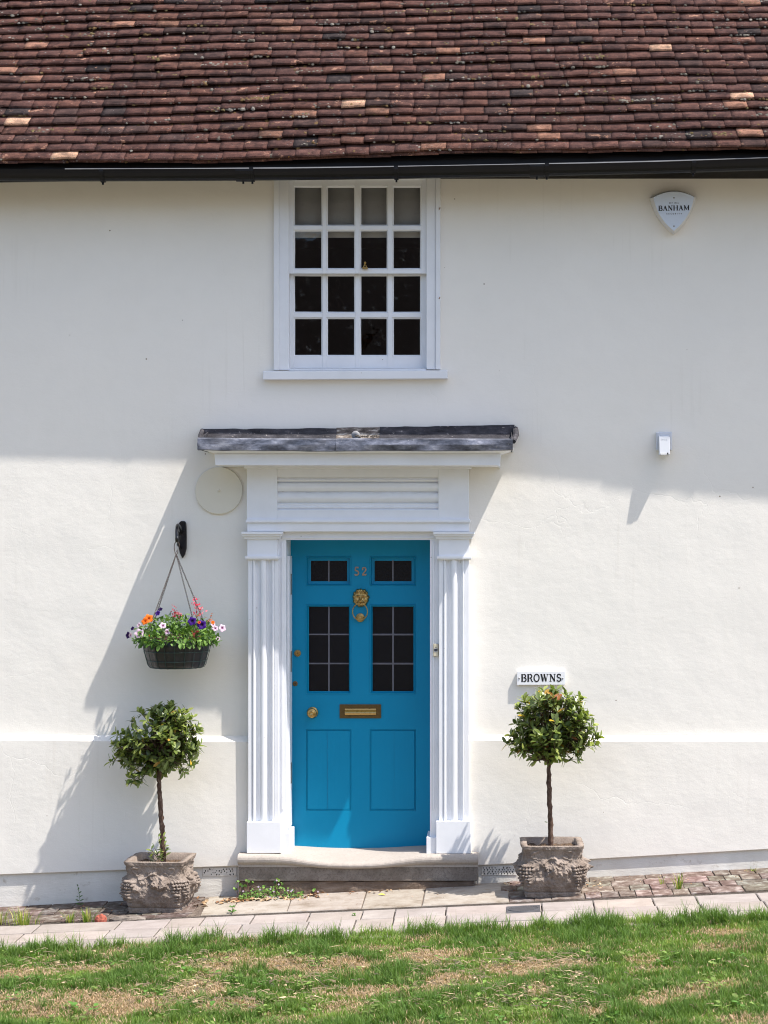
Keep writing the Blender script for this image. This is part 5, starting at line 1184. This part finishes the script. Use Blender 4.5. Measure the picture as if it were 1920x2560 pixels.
for (px, py) in ((646, 2217), (650, 2224), (608, 2228), (676, 2222), (685, 2229), (692, 2201), (697, 2211), (731, 2225), (728, 2228), (720, 2226), (795, 2229), (675, 2243), (696, 2244)):
    y = -.26; x = fx(px, y)
    for k in range(4): P.append((x, y, fz(py, y))); a = k*1.57; Dd.append((math.cos(a), -.2, math.sin(a))); Nn.append((0, -1, 0)); L.append(.007); W.append(.006); C.append((.75, .62, .82))
tagk(leaves('flowers', P, Dd, Nn, L, W, C, M['petal'], t_), kind='stuff')
# dead leaves gathered at the foot of the step and planters
P, Dd, Nn, L, W, C = [], [], [], [], [], []
def litter(px0, px1, y0, y1, n_, s0=.02, s1=.05):
    for _ in range(n_):
        y = random.uniform(y0, y1); x = fx(random.uniform(px0, px1), y); P.append((x, y, ground(x)+random.uniform(.004, .016))); a = random.uniform(0, 6.28); Dd.append((math.cos(a), math.sin(a), random.uniform(-.1, .3))); Nn.append((random.gauss(0, .5), random.gauss(0, .5), 1)); l = random.uniform(s0, s1); L.append(l); W.append(l*random.uniform(.35, .6)); C.append(np.array(random.choice([(.30, .16, .08), (.42, .27, .15), (.18, .09, .05), (.5, .36, .22)]))*random.uniform(.7, 1.2))
litter(545, 800, -.30, -.20, 120); litter(790, 1000, -.2, -.16, 22, .015, .035); litter(490, 560, -.40, -.05, 16); litter(1255, 1290, -.4, -.05, 16, .012, .03); litter(1455, 1500, -.65, -.2, 16, .012, .03); litter(1480, 1920, -.60, -.04, 60, .006, .018); litter(0, 320, -.55, -.05, 50, .006, .018); litter(600, 1200, -.6, -.2, 14, .006, .02)
P.append(tuple(gpt(945, 2241))); P[-1] = (P[-1][0], P[-1][1], P[-1][2]+.012); Dd.append((1, .2, .1)); Nn.append((0, -.4, 1)); L.append(.05); W.append(.02); C.append((.55, .42, .08))
o = leaves('leaf_litter', P, Dd, Nn, L, W, C, M['dryleaf'], None, .35, .25); tagk(o, 'dry brown leaves and crumbs gathered along the foot of the wall and step', 'leaf litter', None, 'stuff')
# broken brick and a flat grey stone left of the left planter
def lump(name, px0, px1, py, h, dep, mt, label, cat, seed):
    a, c_ = gpt(px0, py), gpt(px1, py); b = B(); n_ = 16; rn = random.Random(seed); xm, ym, zm = (a[0]+c_[0])/2, (a[1]+c_[1])/2, (a[2]+c_[2])/2; hw = (c_[0]-a[0])/2
    prof = [(.0, -.02), (.95, -.015), (1.0, h*.4), (.86, h*.85), (.45, h), (0, h*.96)]; b.lathe([(r, z) for r, z in prof], (0, 0, 0), 'z', n_)
    b.V = [(xm+v[0]*hw*(1+rn.gauss(0, .09)), ym+v[1]*dep*(1+rn.gauss(0, .09)), zm+v[2]*(1+rn.gauss(0, .15))) for v in b.V]; o = b.build(name, mt, None, col=np.ones((len(b.V), 3))); o.data.transform(Matrix.Translation((-xm, -ym, -zm))); o.location = (xm, ym, zm); return tagk(o, label, cat)
lump('broken_brick', 238, 266, 2303, .035, .035, simple('fresh_red_brick', (.36, .10, .065), .9, .4, 40, .8, .01), 'broken lump of red brick on the paving left of the left planter', 'brick', 2)
lump('flat_stone', 280, 362, 2299, .022, .05, M['riser'], 'flat grey stone lying against the foot of the left planter', 'stone', 5)

# ============================================================ across the green: what the window glass mirrors
t_ = empty('house', (2, -26, 0), 'red brick house across the green, mirrored in the window', 'house')
b = B(); b.box(-12, 16, -38, -26, -1, 5.2); b.build('wall', M['oppbrick'], t_)
b = B(); b.add([(-12.5, -25.5, 5.0), (16.5, -25.5, 5.0), (16.5, -32, 11.8), (-12.5, -32, 11.8), (-12.5, -38.5, 5.0), (16.5, -38.5, 5.0)], [(0, 1, 2, 3), (3, 2, 5, 4), (0, 3, 4), (1, 5, 2)]); b.build('roof', M['opptile'], t_)
b = B(); b.box(1, 2.2, -32.6, -31.4, 10, 13); b.build('chimney', M['oppbrick'], t_)
for x in (-8, -3, 3, 8, 12): b = B(); b.box(x, x+1.1, -26, -25.97, 1.4, 2.8); b.build('window', M['enamel'], t_)
